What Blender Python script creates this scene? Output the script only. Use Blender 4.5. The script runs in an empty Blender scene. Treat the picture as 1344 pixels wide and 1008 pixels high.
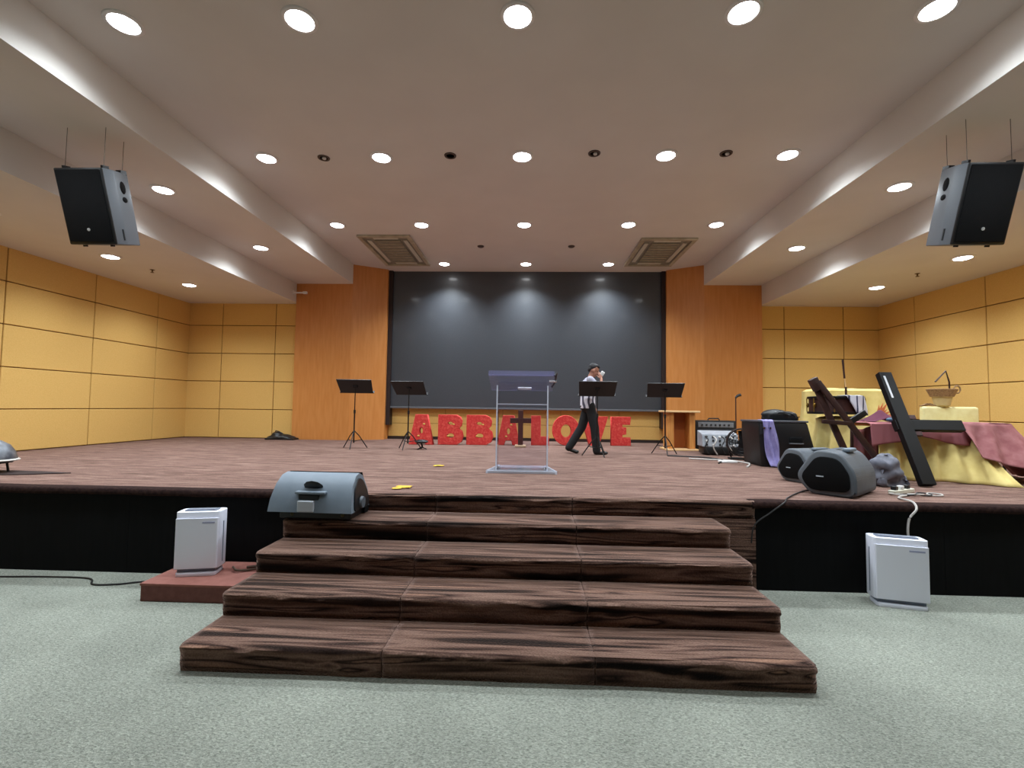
import bpy, bmesh, math, random
from mathutils import Vector, Matrix, Euler, noise
random.seed(7)
sc = bpy.context.scene
C = sc.collection
PI = math.pi

# ------------------------------------------------------------------ camera
F_PX, PITCH, YAW, ROLL = 620.15, 0.0486, 0.0383, 0.0136
CAM = Vector((0, 0, 1.7))
FW = Vector((-math.sin(YAW)*math.cos(PITCH), math.cos(YAW)*math.cos(PITCH), math.sin(PITCH)))
RT0 = Vector((math.cos(YAW), math.sin(YAW), 0)); UP0 = RT0.cross(FW)
RT = math.cos(ROLL)*RT0 + math.sin(ROLL)*UP0
UP = math.cos(ROLL)*UP0 - math.sin(ROLL)*RT0
cd = bpy.data.cameras.new('camera'); cam = bpy.data.objects.new('camera', cd); C.objects.link(cam)
cd.sensor_width = 36; cd.lens = F_PX/1344*36; cd.clip_start = 0.05
M = Matrix((RT, UP, -FW)).transposed().to_4x4(); M.translation = CAM
cam.matrix_world = M
sc.camera = cam

# ------------------------------------------------------------------ world, view
w = bpy.data.worlds.new('world'); sc.world = w; w.use_nodes = True
w.node_tree.nodes['Background'].inputs[0].default_value = (0.6, 0.65, 0.7, 1)
w.node_tree.nodes['Background'].inputs[1].default_value = 0.05
sc.view_settings.view_transform = 'Standard'; sc.view_settings.look = 'None'
sc.view_settings.gamma = 1; sc.view_settings.use_curve_mapping = False
sc.view_settings.exposure = 0.20
LAMP_W = 230.0          # watts of each downlight
LAMP_COL = (0.83, 0.93, 1.0)

# ------------------------------------------------------------------ dimensions
ZS = 0.83                                   # stage height
YS = 4.638                                  # stage front
ZC, Z2, Z3 = 5.2066, 4.7148, 4.2388         # ceiling levels
X2L, X2R, X3L, X3R, XWL, XWR = -4.4477, 4.188, -5.8712, 5.5584, -8.7061, 8.3913
YW, YB = 11.66, -6.0                        # wing wall, rear of the hall

def ray(u, v): return FW*F_PX + RT*(u-672) - UP*(v-504)
def at_z(u, v, z): d = ray(u, v); return CAM + d*((z-CAM.z)/d.z)
def at_y(u, v, y): d = ray(u, v); return CAM + d*(y/d.y)

# ------------------------------------------------------------------ materials
def lin(c):
    if isinstance(c, str): c = [int(c[i:i+2], 16)/255 for i in (0, 2, 4)]
    return tuple((x/12.92 if x <= .04045 else ((x+.055)/1.055)**2.4) for x in c)+(1,)
MATS = {}
def mat(name, col, rough=.6, col2=None, nscale=8, stretch=(1, 1, 1), bump=0, bscale=None, metal=0, spec=.5, emit=0, lo=.35, hi=.65, detail=4, world=False):
    if name in MATS: return MATS[name]
    m = bpy.data.materials.new(name); m.use_nodes = True; MATS[name] = m
    nt = m.node_tree; b = nt.nodes['Principled BSDF']
    b.inputs['Base Color'].default_value = lin(col); b.inputs['Roughness'].default_value = rough
    b.inputs['Metallic'].default_value = metal; b.inputs['Specular IOR Level'].default_value = spec
    if emit:
        b.inputs['Emission Color'].default_value = lin(col); b.inputs['Emission Strength'].default_value = emit
    if col2 or bump:
        if world:
            g = nt.nodes.new('ShaderNodeNewGeometry'); src = g.outputs['Position']
        else:
            g = nt.nodes.new('ShaderNodeTexCoord'); src = g.outputs['Object']
        mp = nt.nodes.new('ShaderNodeMapping'); mp.inputs['Scale'].default_value = stretch
        nt.links.new(src, mp.inputs[0])
        n = nt.nodes.new('ShaderNodeTexNoise'); n.inputs['Scale'].default_value = nscale; n.inputs['Detail'].default_value = detail
        nt.links.new(mp.outputs[0], n.inputs['Vector'])
        if col2:
            r = nt.nodes.new('ShaderNodeValToRGB')
            r.color_ramp.elements[0].position = lo; r.color_ramp.elements[1].position = hi
            r.color_ramp.elements[0].color = lin(col); r.color_ramp.elements[1].color = lin(col2)
            nt.links.new(n.outputs[0], r.inputs[0]); nt.links.new(r.outputs[0], b.inputs['Base Color'])
        if bump:
            n2 = n
            if bscale:
                n2 = nt.nodes.new('ShaderNodeTexNoise'); n2.inputs['Scale'].default_value = bscale
                nt.links.new(mp.outputs[0], n2.inputs['Vector'])
            bp = nt.nodes.new('ShaderNodeBump'); bp.inputs['Strength'].default_value = bump; bp.inputs['Distance'].default_value = .02
            nt.links.new(n2.outputs[0], bp.inputs['Height']); nt.links.new(bp.outputs[0], b.inputs['Normal'])
    return m

def wavy_carpet(name, scale, stops, rough=.95, distort=1.2, detail=3, sheen=0):
    """woven carpet with long wavy streaks that run along x"""
    m = bpy.data.materials.new(name); m.use_nodes = True; MATS[name] = m
    nt = m.node_tree; b = nt.nodes['Principled BSDF']; b.inputs['Roughness'].default_value = rough
    b.inputs['Specular IOR Level'].default_value = .12
    b.inputs['Sheen Weight'].default_value = sheen; b.inputs['Sheen Roughness'].default_value = .35; b.inputs['Sheen Tint'].default_value = (.75, .5, .42, 1)   # pile catches light at grazing angles
    g = nt.nodes.new('ShaderNodeNewGeometry')
    mp = nt.nodes.new('ShaderNodeMapping'); mp.inputs['Scale'].default_value = scale
    nt.links.new(g.outputs['Position'], mp.inputs[0])
    n = nt.nodes.new('ShaderNodeTexNoise'); n.inputs['Scale'].default_value = 1; n.inputs['Detail'].default_value = detail
    n.inputs['Distortion'].default_value = distort
    nt.links.new(mp.outputs[0], n.inputs['Vector'])
    r = nt.nodes.new('ShaderNodeValToRGB'); e = r.color_ramp.elements
    while len(e) < len(stops): e.new(.5)
    for i, (p, c) in enumerate(stops): e[i].position = p; e[i].color = lin(c)
    nt.links.new(n.outputs[0], r.inputs[0])
    f = nt.nodes.new('ShaderNodeTexNoise'); f.inputs['Scale'].default_value = 90; f.inputs['Detail'].default_value = 2
    nt.links.new(g.outputs['Position'], f.inputs['Vector'])
    mx = nt.nodes.new('ShaderNodeMix'); mx.data_type = 'RGBA'; mx.blend_type = 'OVERLAY'; mx.inputs[0].default_value = .55
    nt.links.new(r.outputs[0], mx.inputs[6]); nt.links.new(f.outputs['Color'] if False else f.outputs[0], mx.inputs[7])
    nt.links.new(mx.outputs[2], b.inputs['Base Color'])
    bp = nt.nodes.new('ShaderNodeBump'); bp.inputs['Strength'].default_value = .5; bp.inputs['Distance'].default_value = .01
    nt.links.new(f.outputs[0], bp.inputs['Height']); nt.links.new(bp.outputs[0], b.inputs['Normal'])
    return m

def floor_material():
    m = bpy.data.materials.new('grey_green_carpet'); m.use_nodes = True
    nt = m.node_tree; b = nt.nodes['Principled BSDF']; b.inputs['Roughness'].default_value = .95
    b.inputs['Specular IOR Level'].default_value = .1
    g = nt.nodes.new('ShaderNodeNewGeometry')
    n1 = nt.nodes.new('ShaderNodeTexNoise'); n1.inputs['Scale'].default_value = 1.3; n1.inputs['Detail'].default_value = 3
    mp = nt.nodes.new('ShaderNodeMapping'); mp.inputs['Scale'].default_value = (60, 120, 60); mp.inputs['Rotation'].default_value = (0, 0, .35)
    n2 = nt.nodes.new('ShaderNodeTexNoise'); n2.inputs['Scale'].default_value = 1; n2.inputs['Detail'].default_value = 2; n2.inputs['Distortion'].default_value = 1
    nt.links.new(g.outputs['Position'], n1.inputs['Vector']); nt.links.new(g.outputs['Position'], mp.inputs[0]); nt.links.new(mp.outputs[0], n2.inputs['Vector'])
    r = nt.nodes.new('ShaderNodeValToRGB'); r.color_ramp.elements[0].position = .3; r.color_ramp.elements[1].position = .7
    r.color_ramp.elements[0].color = lin('6f736a'); r.color_ramp.elements[1].color = lin('a8ab9f')
    nt.links.new(n2.outputs[0], r.inputs[0])
    mx = nt.nodes.new('ShaderNodeMix'); mx.data_type = 'RGBA'; mx.blend_type = 'OVERLAY'; mx.inputs[0].default_value = .35
    nt.links.new(r.outputs[0], mx.inputs[6]); nt.links.new(n1.outputs[0], mx.inputs[7]); nt.links.new(mx.outputs[2], b.inputs['Base Color'])
    bp = nt.nodes.new('ShaderNodeBump'); bp.inputs['Strength'].default_value = .6; bp.inputs['Distance'].default_value = .012
    nt.links.new(n2.outputs[0], bp.inputs['Height']); nt.links.new(bp.outputs[0], b.inputs['Normal'])
    return m

def acrylic():
    m = bpy.data.materials.new('clear_acrylic'); m.use_nodes = True
    nt = m.node_tree; nt.nodes.remove(nt.nodes['Principled BSDF']); out = nt.nodes['Material Output']
    t = nt.nodes.new('ShaderNodeBsdfTransparent'); t.inputs[0].default_value = (.93, .93, .97, 1)
    g = nt.nodes.new('ShaderNodeBsdfGlossy'); g.inputs['Roughness'].default_value = .08
    fr = nt.nodes.new('ShaderNodeFresnel'); fr.inputs[0].default_value = 1.5
    mx = nt.nodes.new('ShaderNodeMixShader')
    nt.links.new(fr.outputs[0], mx.inputs[0]); nt.links.new(t.outputs[0], mx.inputs[1]); nt.links.new(g.outputs[0], mx.inputs[2])
    nt.links.new(mx.outputs[0], out.inputs[0]); return m
def frosted(name, col, alpha, rough=.4):
    m = bpy.data.materials.new(name); m.use_nodes = True
    b = m.node_tree.nodes['Principled BSDF']; b.inputs['Base Color'].default_value = lin(col); b.inputs['Alpha'].default_value = alpha; b.inputs['Roughness'].default_value = rough
    return m

def striped(name, cols, axis, width, rough=.85):
    """hard stripes across one object axis"""
    m = bpy.data.materials.new(name); m.use_nodes = True
    nt = m.node_tree; b = nt.nodes['Principled BSDF']; b.inputs['Roughness'].default_value = rough
    tc = nt.nodes.new('ShaderNodeTexCoord'); sp = nt.nodes.new('ShaderNodeSeparateXYZ'); nt.links.new(tc.outputs['Object'], sp.inputs[0])
    d = nt.nodes.new('ShaderNodeMath'); d.operation = 'DIVIDE'; d.inputs[1].default_value = width; nt.links.new(sp.outputs[axis], d.inputs[0])
    fr = nt.nodes.new('ShaderNodeMath'); fr.operation = 'FRACT'; nt.links.new(d.outputs[0], fr.inputs[0])
    r = nt.nodes.new('ShaderNodeValToRGB'); r.color_ramp.interpolation = 'CONSTANT'; e = r.color_ramp.elements
    while len(e) < len(cols): e.new(.5)
    for i, (p, c) in enumerate(cols): e[i].position = p; e[i].color = lin(c)
    nt.links.new(fr.outputs[0], r.inputs[0]); nt.links.new(r.outputs[0], b.inputs['Base Color'])
    return m

BLACK = mat('black_plastic', '101012', .45)
BLACKM = mat('black_metal', '131315', .4, metal=.3)
GRILLE = mat('black_grille', '060607', .8, col2='0e0e10', nscale=220, bump=.3, spec=.15)
CHROME = mat('chrome', 'c8c8cc', .2, metal=1)
WHITE_PAINT = mat('white_ceiling_paint', 'd6d1cb', .8, col2='dad5cf', nscale=1.5, spec=.2)
FACE_PAINT = WHITE_PAINT
YELLOW = mat('yellow_fabric_panel', 'd8ae64', .85, col2='deb56c', nscale=60, bump=.08, spec=.2, detail=2)
GROOVE = mat('brown_groove', '7d5a2c', .9)
ORANGE = mat('orange_wood_laminate', 'c47f40', .32, col2='cc894b', nscale=3, stretch=(6, 6, .6), spec=.5)
SCREEN = mat('black_screen_fabric', '36393f', .42, col2='3a3d43', nscale=40, spec=.7)
SCREEN.node_tree.nodes['Principled BSDF'].inputs['Coat Weight'].default_value = .25
SCREEN.node_tree.nodes['Principled BSDF'].inputs['Coat Roughness'].default_value = .1
SKIRT = mat('black_skirt_board', '070708', .7, col2='0b0b0d', nscale=5, stretch=(6, 6, .5), spec=.12)
STAGE_CARPET = wavy_carpet('stage_carpet', (2.0, 20, 20), [(.3, '564139'), (.5, '745a51'), (.7, '8f7469')])
STAIR_CARPET = wavy_carpet('stair_carpet', (.75, 15, 15), [(.30, '0e0a09'), (.38, '2f211c'), (.44, '5f473d'), (.52, '7a6054'), (.58, '553e36'), (.62, '1a1210'), (.66, '6a4f44'), (.74, '93705d')], distort=.5, detail=1.2, sheen=.8)
NOSING = mat('dark_carpet_edge', '241716', .95, col2='33231f', nscale=30, bump=.3, spec=.1)
SHELL = mat('blue_grey_speaker_shell', '6e7a86', .55, col2='76828e', nscale=6, bump=.05)
SHELL2 = mat('grey_speaker_shell', '50565d', .55, col2='5a6067', nscale=6)
PURE = mat('lavender_white_plastic', 'e9ebf8', .4)
PURE_GREY = mat('grey_vent_plastic', '6b7384', .5)
RED = mat('red_flower_letter', 'c62f2b', .8, col2='dc5a4c', nscale=22, bump=.6, lo=.45, hi=.75)
DARKWOOD = mat('dark_red_wood', '34100f', .5, col2='421616', nscale=12)
BROWNWOOD = mat('dark_brown_wood', '2e1714', .45, col2='3a201b', nscale=10)
PINEWOOD = mat('orange_pine_wood', 'c98d4a', .5, col2='b97335', nscale=5, stretch=(4, 4, .4))
PALEWOOD = mat('pale_wood', 'dcb582', .5)
YCLOTH = mat('pale_yellow_cloth', 'ddc983', .9, col2='d2bb72', nscale=7, bump=.1)
BLACKWOOD = mat('black_painted_wood', '080708', .5, spec=.25)
GREYCORD = mat('pale_grey_cable', 'b9b3ad', .6)
DARKCORD = mat('dark_cable', '1d1a1a', .6)

# ------------------------------------------------------------------ mesh helpers
class MB:
    def __init__(s): s.bm = bmesh.new()
    def _merge(s, other, mtx=None, mi=0):
        if mtx: bmesh.ops.transform(other, matrix=mtx, verts=other.verts)
        me = bpy.data.meshes.new('tmp')
        for f in other.faces: f.material_index = mi
        other.to_mesh(me); other.free(); s.bm.from_mesh(me); bpy.data.meshes.remove(me)
    def box(s, x0, x1, y0, y1, z0, z1, bev=0, seg=2, mtx=None, mi=0):
        b = bmesh.new(); bmesh.ops.create_cube(b, size=1)
        bmesh.ops.scale(b, vec=(x1-x0, y1-y0, z1-z0), verts=b.verts)
        bmesh.ops.translate(b, vec=((x0+x1)/2, (y0+y1)/2, (z0+z1)/2), verts=b.verts)
        if bev: bmesh.ops.bevel(b, geom=b.edges[:], offset=bev, segments=seg, profile=.5, affect='EDGES')
        s._merge(b, mtx, mi); return s
    def prism(s, poly, t0, t1, axis='x', bev=0, seg=2, mtx=None, mi=0):
        """polygon given in the two other axes, swept along axis"""
        b = bmesh.new()
        def P(a, c, t): return (t, a, c) if axis == 'x' else ((a, t, c) if axis == 'y' else (a, c, t))
        v0 = [b.verts.new(P(a, c, t0)) for a, c in poly]; v1 = [b.verts.new(P(a, c, t1)) for a, c in poly]
        n = len(poly)
        b.faces.new(v0); b.faces.new(v1[::-1])
        for i in range(n): b.faces.new((v0[i], v1[i], v1[(i+1) % n], v0[(i+1) % n]))
        bmesh.ops.recalc_face_normals(b, faces=b.faces)
        if bev: bmesh.ops.bevel(b, geom=b.edges[:], offset=bev, segments=seg, profile=.5, affect='EDGES')
        s._merge(b, mtx, mi); return s
    def lathe(s, prof, seg=24, mtx=None, mi=0, cap=True):
        """profile [(r,z)] turned about z"""
        b = bmesh.new(); rings = []
        for r, z in prof:
            if r < 1e-6: rings.append([b.verts.new((0, 0, z))])
            else: rings.append([b.verts.new((r*math.cos(2*PI*i/seg), r*math.sin(2*PI*i/seg), z)) for i in range(seg)])
        for A, B in zip(rings, rings[1:]):
            if len(A) == 1 and len(B) == 1: continue
            for i in range(seg):
                j = (i+1) % seg
                if len(A) == 1: b.faces.new((A[0], B[i], B[j]))
                elif len(B) == 1: b.faces.new((A[i], A[j], B[0]))
                else: b.faces.new((A[i], A[j], B[j], B[i]))
        if cap:
            for rg in (rings[0], rings[-1]):
                if len(rg) > 1: b.faces.new(rg)
        bmesh.ops.recalc_face_normals(b, faces=b.faces)
        s._merge(b, mtx, mi); return s
    def tube(s, pts, r, seg=8, mi=0, closed=False):
        """round tube through points; r a number or a list"""
        b = bmesh.new(); pts = [Vector(p) for p in pts]; n = len(pts); rings = []
        for i, p in enumerate(pts):
            t = (pts[min(i+1, n-1)]-pts[max(i-1, 0)])
            if closed: t = pts[(i+1) % n]-pts[i-1]
            t.normalize()
            a = Vector((0, 0, 1)) if abs(t.z) < .9 else Vector((1, 0, 0))
            e1 = t.cross(a).normalized(); e2 = t.cross(e1)
            rr = r[i] if isinstance(r, (list, tuple)) else r
            rings.append([b.verts.new(p + (e1*math.cos(2*PI*k/seg)+e2*math.sin(2*PI*k/seg))*rr) for k in range(seg)])
        pairs = list(zip(rings, rings[1:]))
        if closed: pairs.append((rings[-1], rings[0]))
        for A, B in pairs:
            for k in range(seg): b.faces.new((A[k], A[(k+1) % seg], B[(k+1) % seg], B[k]))
        if not closed: b.faces.new(rings[0][::-1]); b.faces.new(rings[-1])
        bmesh.ops.recalc_face_normals(b, faces=b.faces)
        s._merge(b, None, mi); return s
    def ball(s, c, rad, mtx=None, mi=0, sub=2):
        b = bmesh.new(); bmesh.ops.create_icosphere(b, subdivisions=sub, radius=1)
        rad = (rad,)*3 if isinstance(rad, (int, float)) else rad
        bmesh.ops.scale(b, vec=rad, verts=b.verts)
        if mtx: bmesh.ops.transform(b, matrix=mtx, verts=b.verts)
        bmesh.ops.translate(b, vec=c, verts=b.verts)
        s._merge(b, None, mi); return s
    def grid(s, fn, nu, nv, mi=0, wrap=False):
        b = bmesh.new()
        V = [[b.verts.new(fn(i/(nu if wrap else nu-1), j/(nv-1))) for j in range(nv)] for i in range(nu)]
        for i in range(nu if wrap else nu-1):
            for j in range(nv-1):
                k = (i+1) % nu
                b.faces.new((V[i][j], V[k][j], V[k][j+1], V[i][j+1]))
        bmesh.ops.recalc_face_normals(b, faces=b.faces)
        s._merge(b, None, mi); return s
    def bend(s, fn):
        for v in s.bm.verts: v.co = fn(v.co)
        return s
    def build(s, name, mats, parent=None, smooth=False, loc=None, rot=None):
        me = bpy.data.meshes.new(name); s.bm.to_mesh(me); s.bm.free()
        for m in (mats if isinstance(mats, (list, tuple)) else [mats]): me.materials.append(m)
        return link(name, me, parent, smooth, loc, rot)
def link(name, me, parent=None, smooth=False, loc=None, rot=None):
    if smooth:
        me.polygons.foreach_set('use_smooth', [True]*len(me.polygons))
        try: me.set_sharp_from_angle(angle=math.radians(smooth if smooth is not True else 40))
        except Exception: pass
    o = bpy.data.objects.new(name, me); C.objects.link(o)
    if parent: o.parent = parent
    if loc: o.location = loc
    if rot: o.rotation_euler = rot
    return o
def thing(name, label, cat, loc=(0, 0, 0), rot=(0, 0, 0), group=None):
    o = bpy.data.objects.new(name, None); C.objects.link(o); o.empty_display_size = .1
    o.location = loc; o.rotation_euler = rot
    return tag(o, label, cat, group)
def tag(o, label, cat, group=None):
    o['label'] = label; o['category'] = cat
    if group: o['group'] = group
    return o
def struct(o, label=None):
    o['kind'] = 'structure'
    if label: o['label'] = label
    return o
def thick(o, t, offset=0):
    m = o.modifiers.new('thickness', 'SOLIDIFY'); m.thickness = t; m.offset = offset; return o
def remesh(mb, voxel, smooth_it=4):
    """joins overlapping shapes into one continuous skin"""
    me = bpy.data.meshes.new('tmp'); mb.bm.to_mesh(me); mb.bm.free()
    o = bpy.data.objects.new('tmp', me); C.objects.link(o)
    r = o.modifiers.new('r', 'REMESH'); r.mode = 'VOXEL'; r.voxel_size = voxel
    s = o.modifiers.new('s', 'SMOOTH'); s.iterations = smooth_it; s.factor = .5
    dg = bpy.context.evaluated_depsgraph_get(); dg.update()
    out = bpy.data.meshes.new_from_object(o.evaluated_get(dg))
    bpy.data.objects.remove(o); bpy.data.meshes.remove(me); out.materials.clear(); return out
def capsule(mb, p, q, r0, r1, n=5):
    p, q = Vector(p), Vector(q)
    pts = [p.lerp(q, i/n) for i in range(n+1)]
    mb.tube(pts, [r0+(r1-r0)*i/n for i in range(n+1)], 12); mb.ball(p, r0); mb.ball(q, r1)
def ordinal(i): return ['first', 'second', 'third', 'fourth', 'fifth', 'sixth', 'seventh'][i]

# ================================================================== THE ROOM
fl = MB().box(XWL-.1, XWR+.1, YB, 12.5, -.1, 0).build('floor', floor_material()); struct(fl, 'grey-green looped carpet floor in front of the stage')

# ceiling with stepped side bulkheads
ce = MB().box(X2L-.05, X2R+.05, YB, 12.5, ZC, ZC+.12).build('ceiling', WHITE_PAINT); struct(ce, 'off-white stepped hall ceiling')
for nm, x0, x1, z, y1 in (('bulkhead', X3L, X2L, Z2, 11.5), ('bulkhead', X2R, X3R, Z2, 11.5),
                          ('bulkhead', XWL-.1, X3L, Z3, 12.0), ('bulkhead', X3R, XWR+.1, Z3, 12.0)):
    MB().box(x0, x1, YB, y1, z, ZC+.12).build(nm, WHITE_PAINT, ce)

# walls with fabric panels in recessed joints
rows = [ZS+.005, 1.55, 2.253, 2.96, 3.675, Z3+.02]
def panel_mesh(L, H, key={}):
    k = (round(L, 3), round(H, 3))
    if k not in key:
        b = MB().box(0, L-.016, -.03, 0, 0, H-.016, bev=.006, seg=1)
        me = bpy.data.meshes.new('panel'); b.bm.to_mesh(me); b.bm.free(); me.materials.append(YELLOW); key[k] = me
    return key[k]
def panel_wall(name, label, p0, ang, seams, wallbox):
    w_ = MB().box(*wallbox).build(name, GROOVE); struct(w_, label)
    for a, b in zip(seams, seams[1:]):
        for z0, z1 in zip(rows, rows[1:]):
            o = link('panel', panel_mesh(b-a, z1-z0), w_)
            d = Vector((math.cos(ang), math.sin(ang), 0))
            o.location = Vector(p0)+d*(a+.008)+Vector((0, 0, z0+.008)); o.rotation_euler = (0, 0, ang)
    return w_
T = .03
# left wall: panels face +x -> run along +y with ang = 90deg
panel_wall('wall_left', 'yellow panelled side wall on the left', (XWL-T, 0, 0), PI/2, [1.02, 2.62, 4.22, 5.83, 7.43, 9.04, 10.63, 11.69], (XWL-.13, XWL-T, YB, 11.8, 0, ZC))
panel_wall('wall_right', 'yellow panelled side wall on the right', (XWR+T, 12, 0), -PI/2, [.31, 1.41, 3.03, 4.63, 6.23, 7.83, 9.43, 11.03], (XWR+T, XWR+.13, YB, 11.8, 0, ZC))
panel_wall('wall_back_left', 'yellow panelled back wall left of the screen', (0, YW+T, 0), 0, [XWL-.02, -7.84, -6.46, X3L+.1], (XWL-.1, X3L+.12, YW+T, YW+.15, ZS, ZC))
panel_wall('wall_back_right', 'yellow panelled back wall right of the screen', (0, YW+T, 0), 0, [X3R-.1, 6.164, 7.57, XWR+.02], (X3R-.12, XWR+.1, YW+T, YW+.15, ZS, ZC))
struct(MB().box(XWL-.1, XWR+.1, YB-.12, YB, 0, ZC).build('wall_front', mat('plain_cream_wall', 'cbb98f', .85)), 'plain rear wall of the hall')
# orange laminate pilasters beside the screen: one flat, one angled board each
for k, (xo, xi, xs, side) in enumerate(((X3L, X2L, -3.70, 'left'), (X3R, X2R, 3.42, 'right'))):
    t = struct(MB().prism([(xo, 11.5), (xi, 11.5), (xi, 12.3), (xo, 12.3)], ZS, ZC, 'z').build('trim_%d' % (k+1), ORANGE), 'orange laminate pilaster on the %s of the screen' % side)
    MB().prism([(xi, 11.503), (xs, 11.93), (xs, 12.3), (xi, 12.3)], ZS, ZC, 'z').build('angled_board', ORANGE, t)
    MB().box(min(xs, xs+(.1 if k == 0 else -.1)), max(xs, xs+(.1 if k == 0 else -.1)), 12.02, 12.3, 1.2, ZC).build('dark_reveal', mat('dark_reveal', '24120f', .6), t)
# wall under and behind the screen, made of boards
wb = struct(MB().box(-3.75, 3.5, 12.30, 12.42, ZS, ZC).build('wall_back', GROOVE), 'yellow wall under the screen')
for a, b in zip([-3.7, -2.2, -.7, .8, 2.3, 3.45], [-2.2, -.7, .8, 2.3, 3.45]):
    for z0, z1 in ((ZS+.07, 1.24), (1.24, 1.75)):
        MB().box(a+.004, b-.004, 12.272, 12.30, z0+.004, z1-.004, bev=.004, seg=1).build('panel', YELLOW, wb)
struct(MB().box(-3.7, 3.45, 12.255, 12.30, ZS, ZS+.07).build('baseboard_back', mat('dark_baseboard', '2a1c17', .6)), 'dark baseboard under the screen wall')
# the screen
s_ = thing('projection_screen', 'wide charcoal projection screen filling the back of the stage', 'screen', (-.125, 12.12, 1.63))
MB().box(-3.58, 3.56, -.02, .1, .04, ZC-1.63).build('screen_surface', SCREEN, s_)
MB().box(-3.58, 3.56, -.045, .1, 0, .045, bev=.006).build('bottom_rail', mat('grey_rail', '5c5d60', .5), s_)
MB().tube([(-3.50, -.06, -.02), (-3.50, -.06, -.42)], .012).build('pull_cord', mat('pale_cord', 'a99f93', .7), s_)

# ================================================================== STAGE
st = thing('stage', 'low brown-carpeted stage across the hall with black skirt', 'stage', (0, YS, 0))
D = 12.3-YS
MB().box(XWL, XWR, .05, D, .0, ZS-.03).build('stage_body', SKIRT, st)
MB().box(XWL, XWR, .0, D, ZS-.03, ZS).build('deck_carpet', STAGE_CARPET, st)
def edge(x0, x1):
    n = max(8, int((x1-x0)*9))
    def fn(u, v):
        x = x0+(x1-x0)*u; wv = .008*noise.noise((x*2.3, 0, 3))
        prof = [(.12, ZS+.004), (.0, ZS+.004), (-.022, ZS-.008), (-.026, ZS-.04), (-.02, ZS-.06+wv*2), (.03, ZS-.065)]
        i = min(int(v*5), 4); f = v*5-i; a, b = prof[i], prof[i+1]
        return (x, a[0]+(b[0]-a[0])*f+wv, a[1]+(b[1]-a[1])*f+wv*.5)
    return MB().grid(fn, n, 6)
edge(XWL, -2.22).build('carpet_edge', NOSING, st, 60)
edge(2.12, XWR).build('carpet_edge', NOSING, st, 60)
for a, b in zip([XWL, -7.2, -5.6, -4.0, 2.15, 3.9, 5.4, 6.9], [-7.2, -5.6, -4.0, -2.2, 3.9, 5.4, 6.9, XWR]):
    MB().box(a+.0005, b-.0005, 0.01, .06, 0, ZS-.05, bev=.001, seg=1).build('skirt_panel', SKIRT, st)

# stairs, four carpeted steps in three widths of carpet
RISE, GO, SX0, SX1 = ZS/5, .407, -2.2, 1.75
stair = thing('stage_stairs', 'four-step carpeted stairs in front of the stage centre', 'stairs', (0, 3.01, 0))
def carpet_section(x0, x1, i, last=False, skew=0):
    z0, z1 = RISE*i, RISE*(i+1); y0 = GO*i
    if last: prof = [(0, z0), (0, z0+.3*RISE), (0, z0+.65*RISE), (-.012, z1-.03), (-.014, z1-.012), (.0, z1+.004), (.01, z1+.006), (.022, z1+.006)]
    else: prof = [(0, z0), (0, z0+.3*RISE), (0, z0+.65*RISE), (-.012, z1-.03), (-.014, z1-.012), (.0, z1+.002), (.05, z1+.004), (.2, z1+.004), (GO-.01, z1+.004)]
    m_ = len(prof)
    def fn(u, v):
        x = x0+.004+(x1-x0-.008)*u; k = int(round(v*(m_-1))); y, z = prof[k]
        edge_f = max(0, 1-abs(k-3.5)/4)
        wv = noise.noise((x*1.7+i*7, i*3.1, .5)); w2 = noise.noise((x*4+i*5, k*.5, 2))
        if k < 5: y -= .026*abs(w2)*(1 if k else .3)+.006
        return (x, y0+y-.014*wv*edge_f, z+(.013*wv*edge_f if k else 0))
    return MB().grid(fn, max(16, int((x1-x0)*22)), m_)
for i in range(4):
    body = MB().box(SX0, SX1, GO*i, GO*4-.0, RISE*i+(.001 if i else 0), RISE*(i+1)).build('step', STAIR_CARPET, stair)
    for a, b in ((SX0, -.905), (-.905, .42), (.42, SX1)):
        thick(carpet_section(a, b, i).build('carpet_section', STAIR_CARPET, body, 60), .006, -1)
for a, b in ((SX0-.02, -.905), (-.905, .42), (.42, 2.15)):
    thick(carpet_section(a, b, 4, True).build('riser_carpet', STAIR_CARPET, stair, 60), .006, -1)
MB().box(1.75, 2.15, 4*GO-.02, 4*GO+.0, 0, 4*RISE).build('riser_board', STAIR_CARPET, stair)

# ================================================================== CEILING LAMPS
glow = bpy.data.materials.new('lamp_glow'); glow.use_nodes = True
_b = glow.node_tree.nodes['Principled BSDF']; _b.inputs['Base Color'].default_value = (1, 1, 1, 1)
_b.inputs['Emission Color'].default_value = (.95, .98, 1, 1); _b.inputs['Emission Strength'].default_value = 16
RINGM = mat('white_lamp_ring', 'e6e4e2', .4)
_r = MB().lathe([(.118, 0), (.16, 0), (.158, -.008), (.15, -.014), (.126, -.016), (.118, -.006), (.118, 0)], 28, cap=False)
ring_me = bpy.data.meshes.new('trim_ring'); _r.bm.to_mesh(ring_me); _r.bm.free(); ring_me.materials.append(RINGM)
_r = MB().lathe([(.119, -.004), (.112, -.016), (.09, -.026), (.05, -.033), (0, -.035)], 24, cap=False)
dif_me = bpy.data.meshes.new('diffuser'); _r.bm.to_mesh(dif_me); _r.bm.free(); dif_me.materials.append(glow)
ld = bpy.data.lights.new('downlight_beam', 'SPOT'); ld.energy = LAMP_W; ld.color = LAMP_COL
ld.spot_size = math.radians(150); ld.spot_blend = 1; ld.shadow_soft_size = .1
ld2 = ld.copy(); ld2.spot_size = math.radians(128); ld2.spot_blend = 1; ld2.energy = LAMP_W*2.2
ld3 = ld.copy(); ld3.energy = LAMP_W*.25      # weak out-of-view row, added as soft front light
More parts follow.
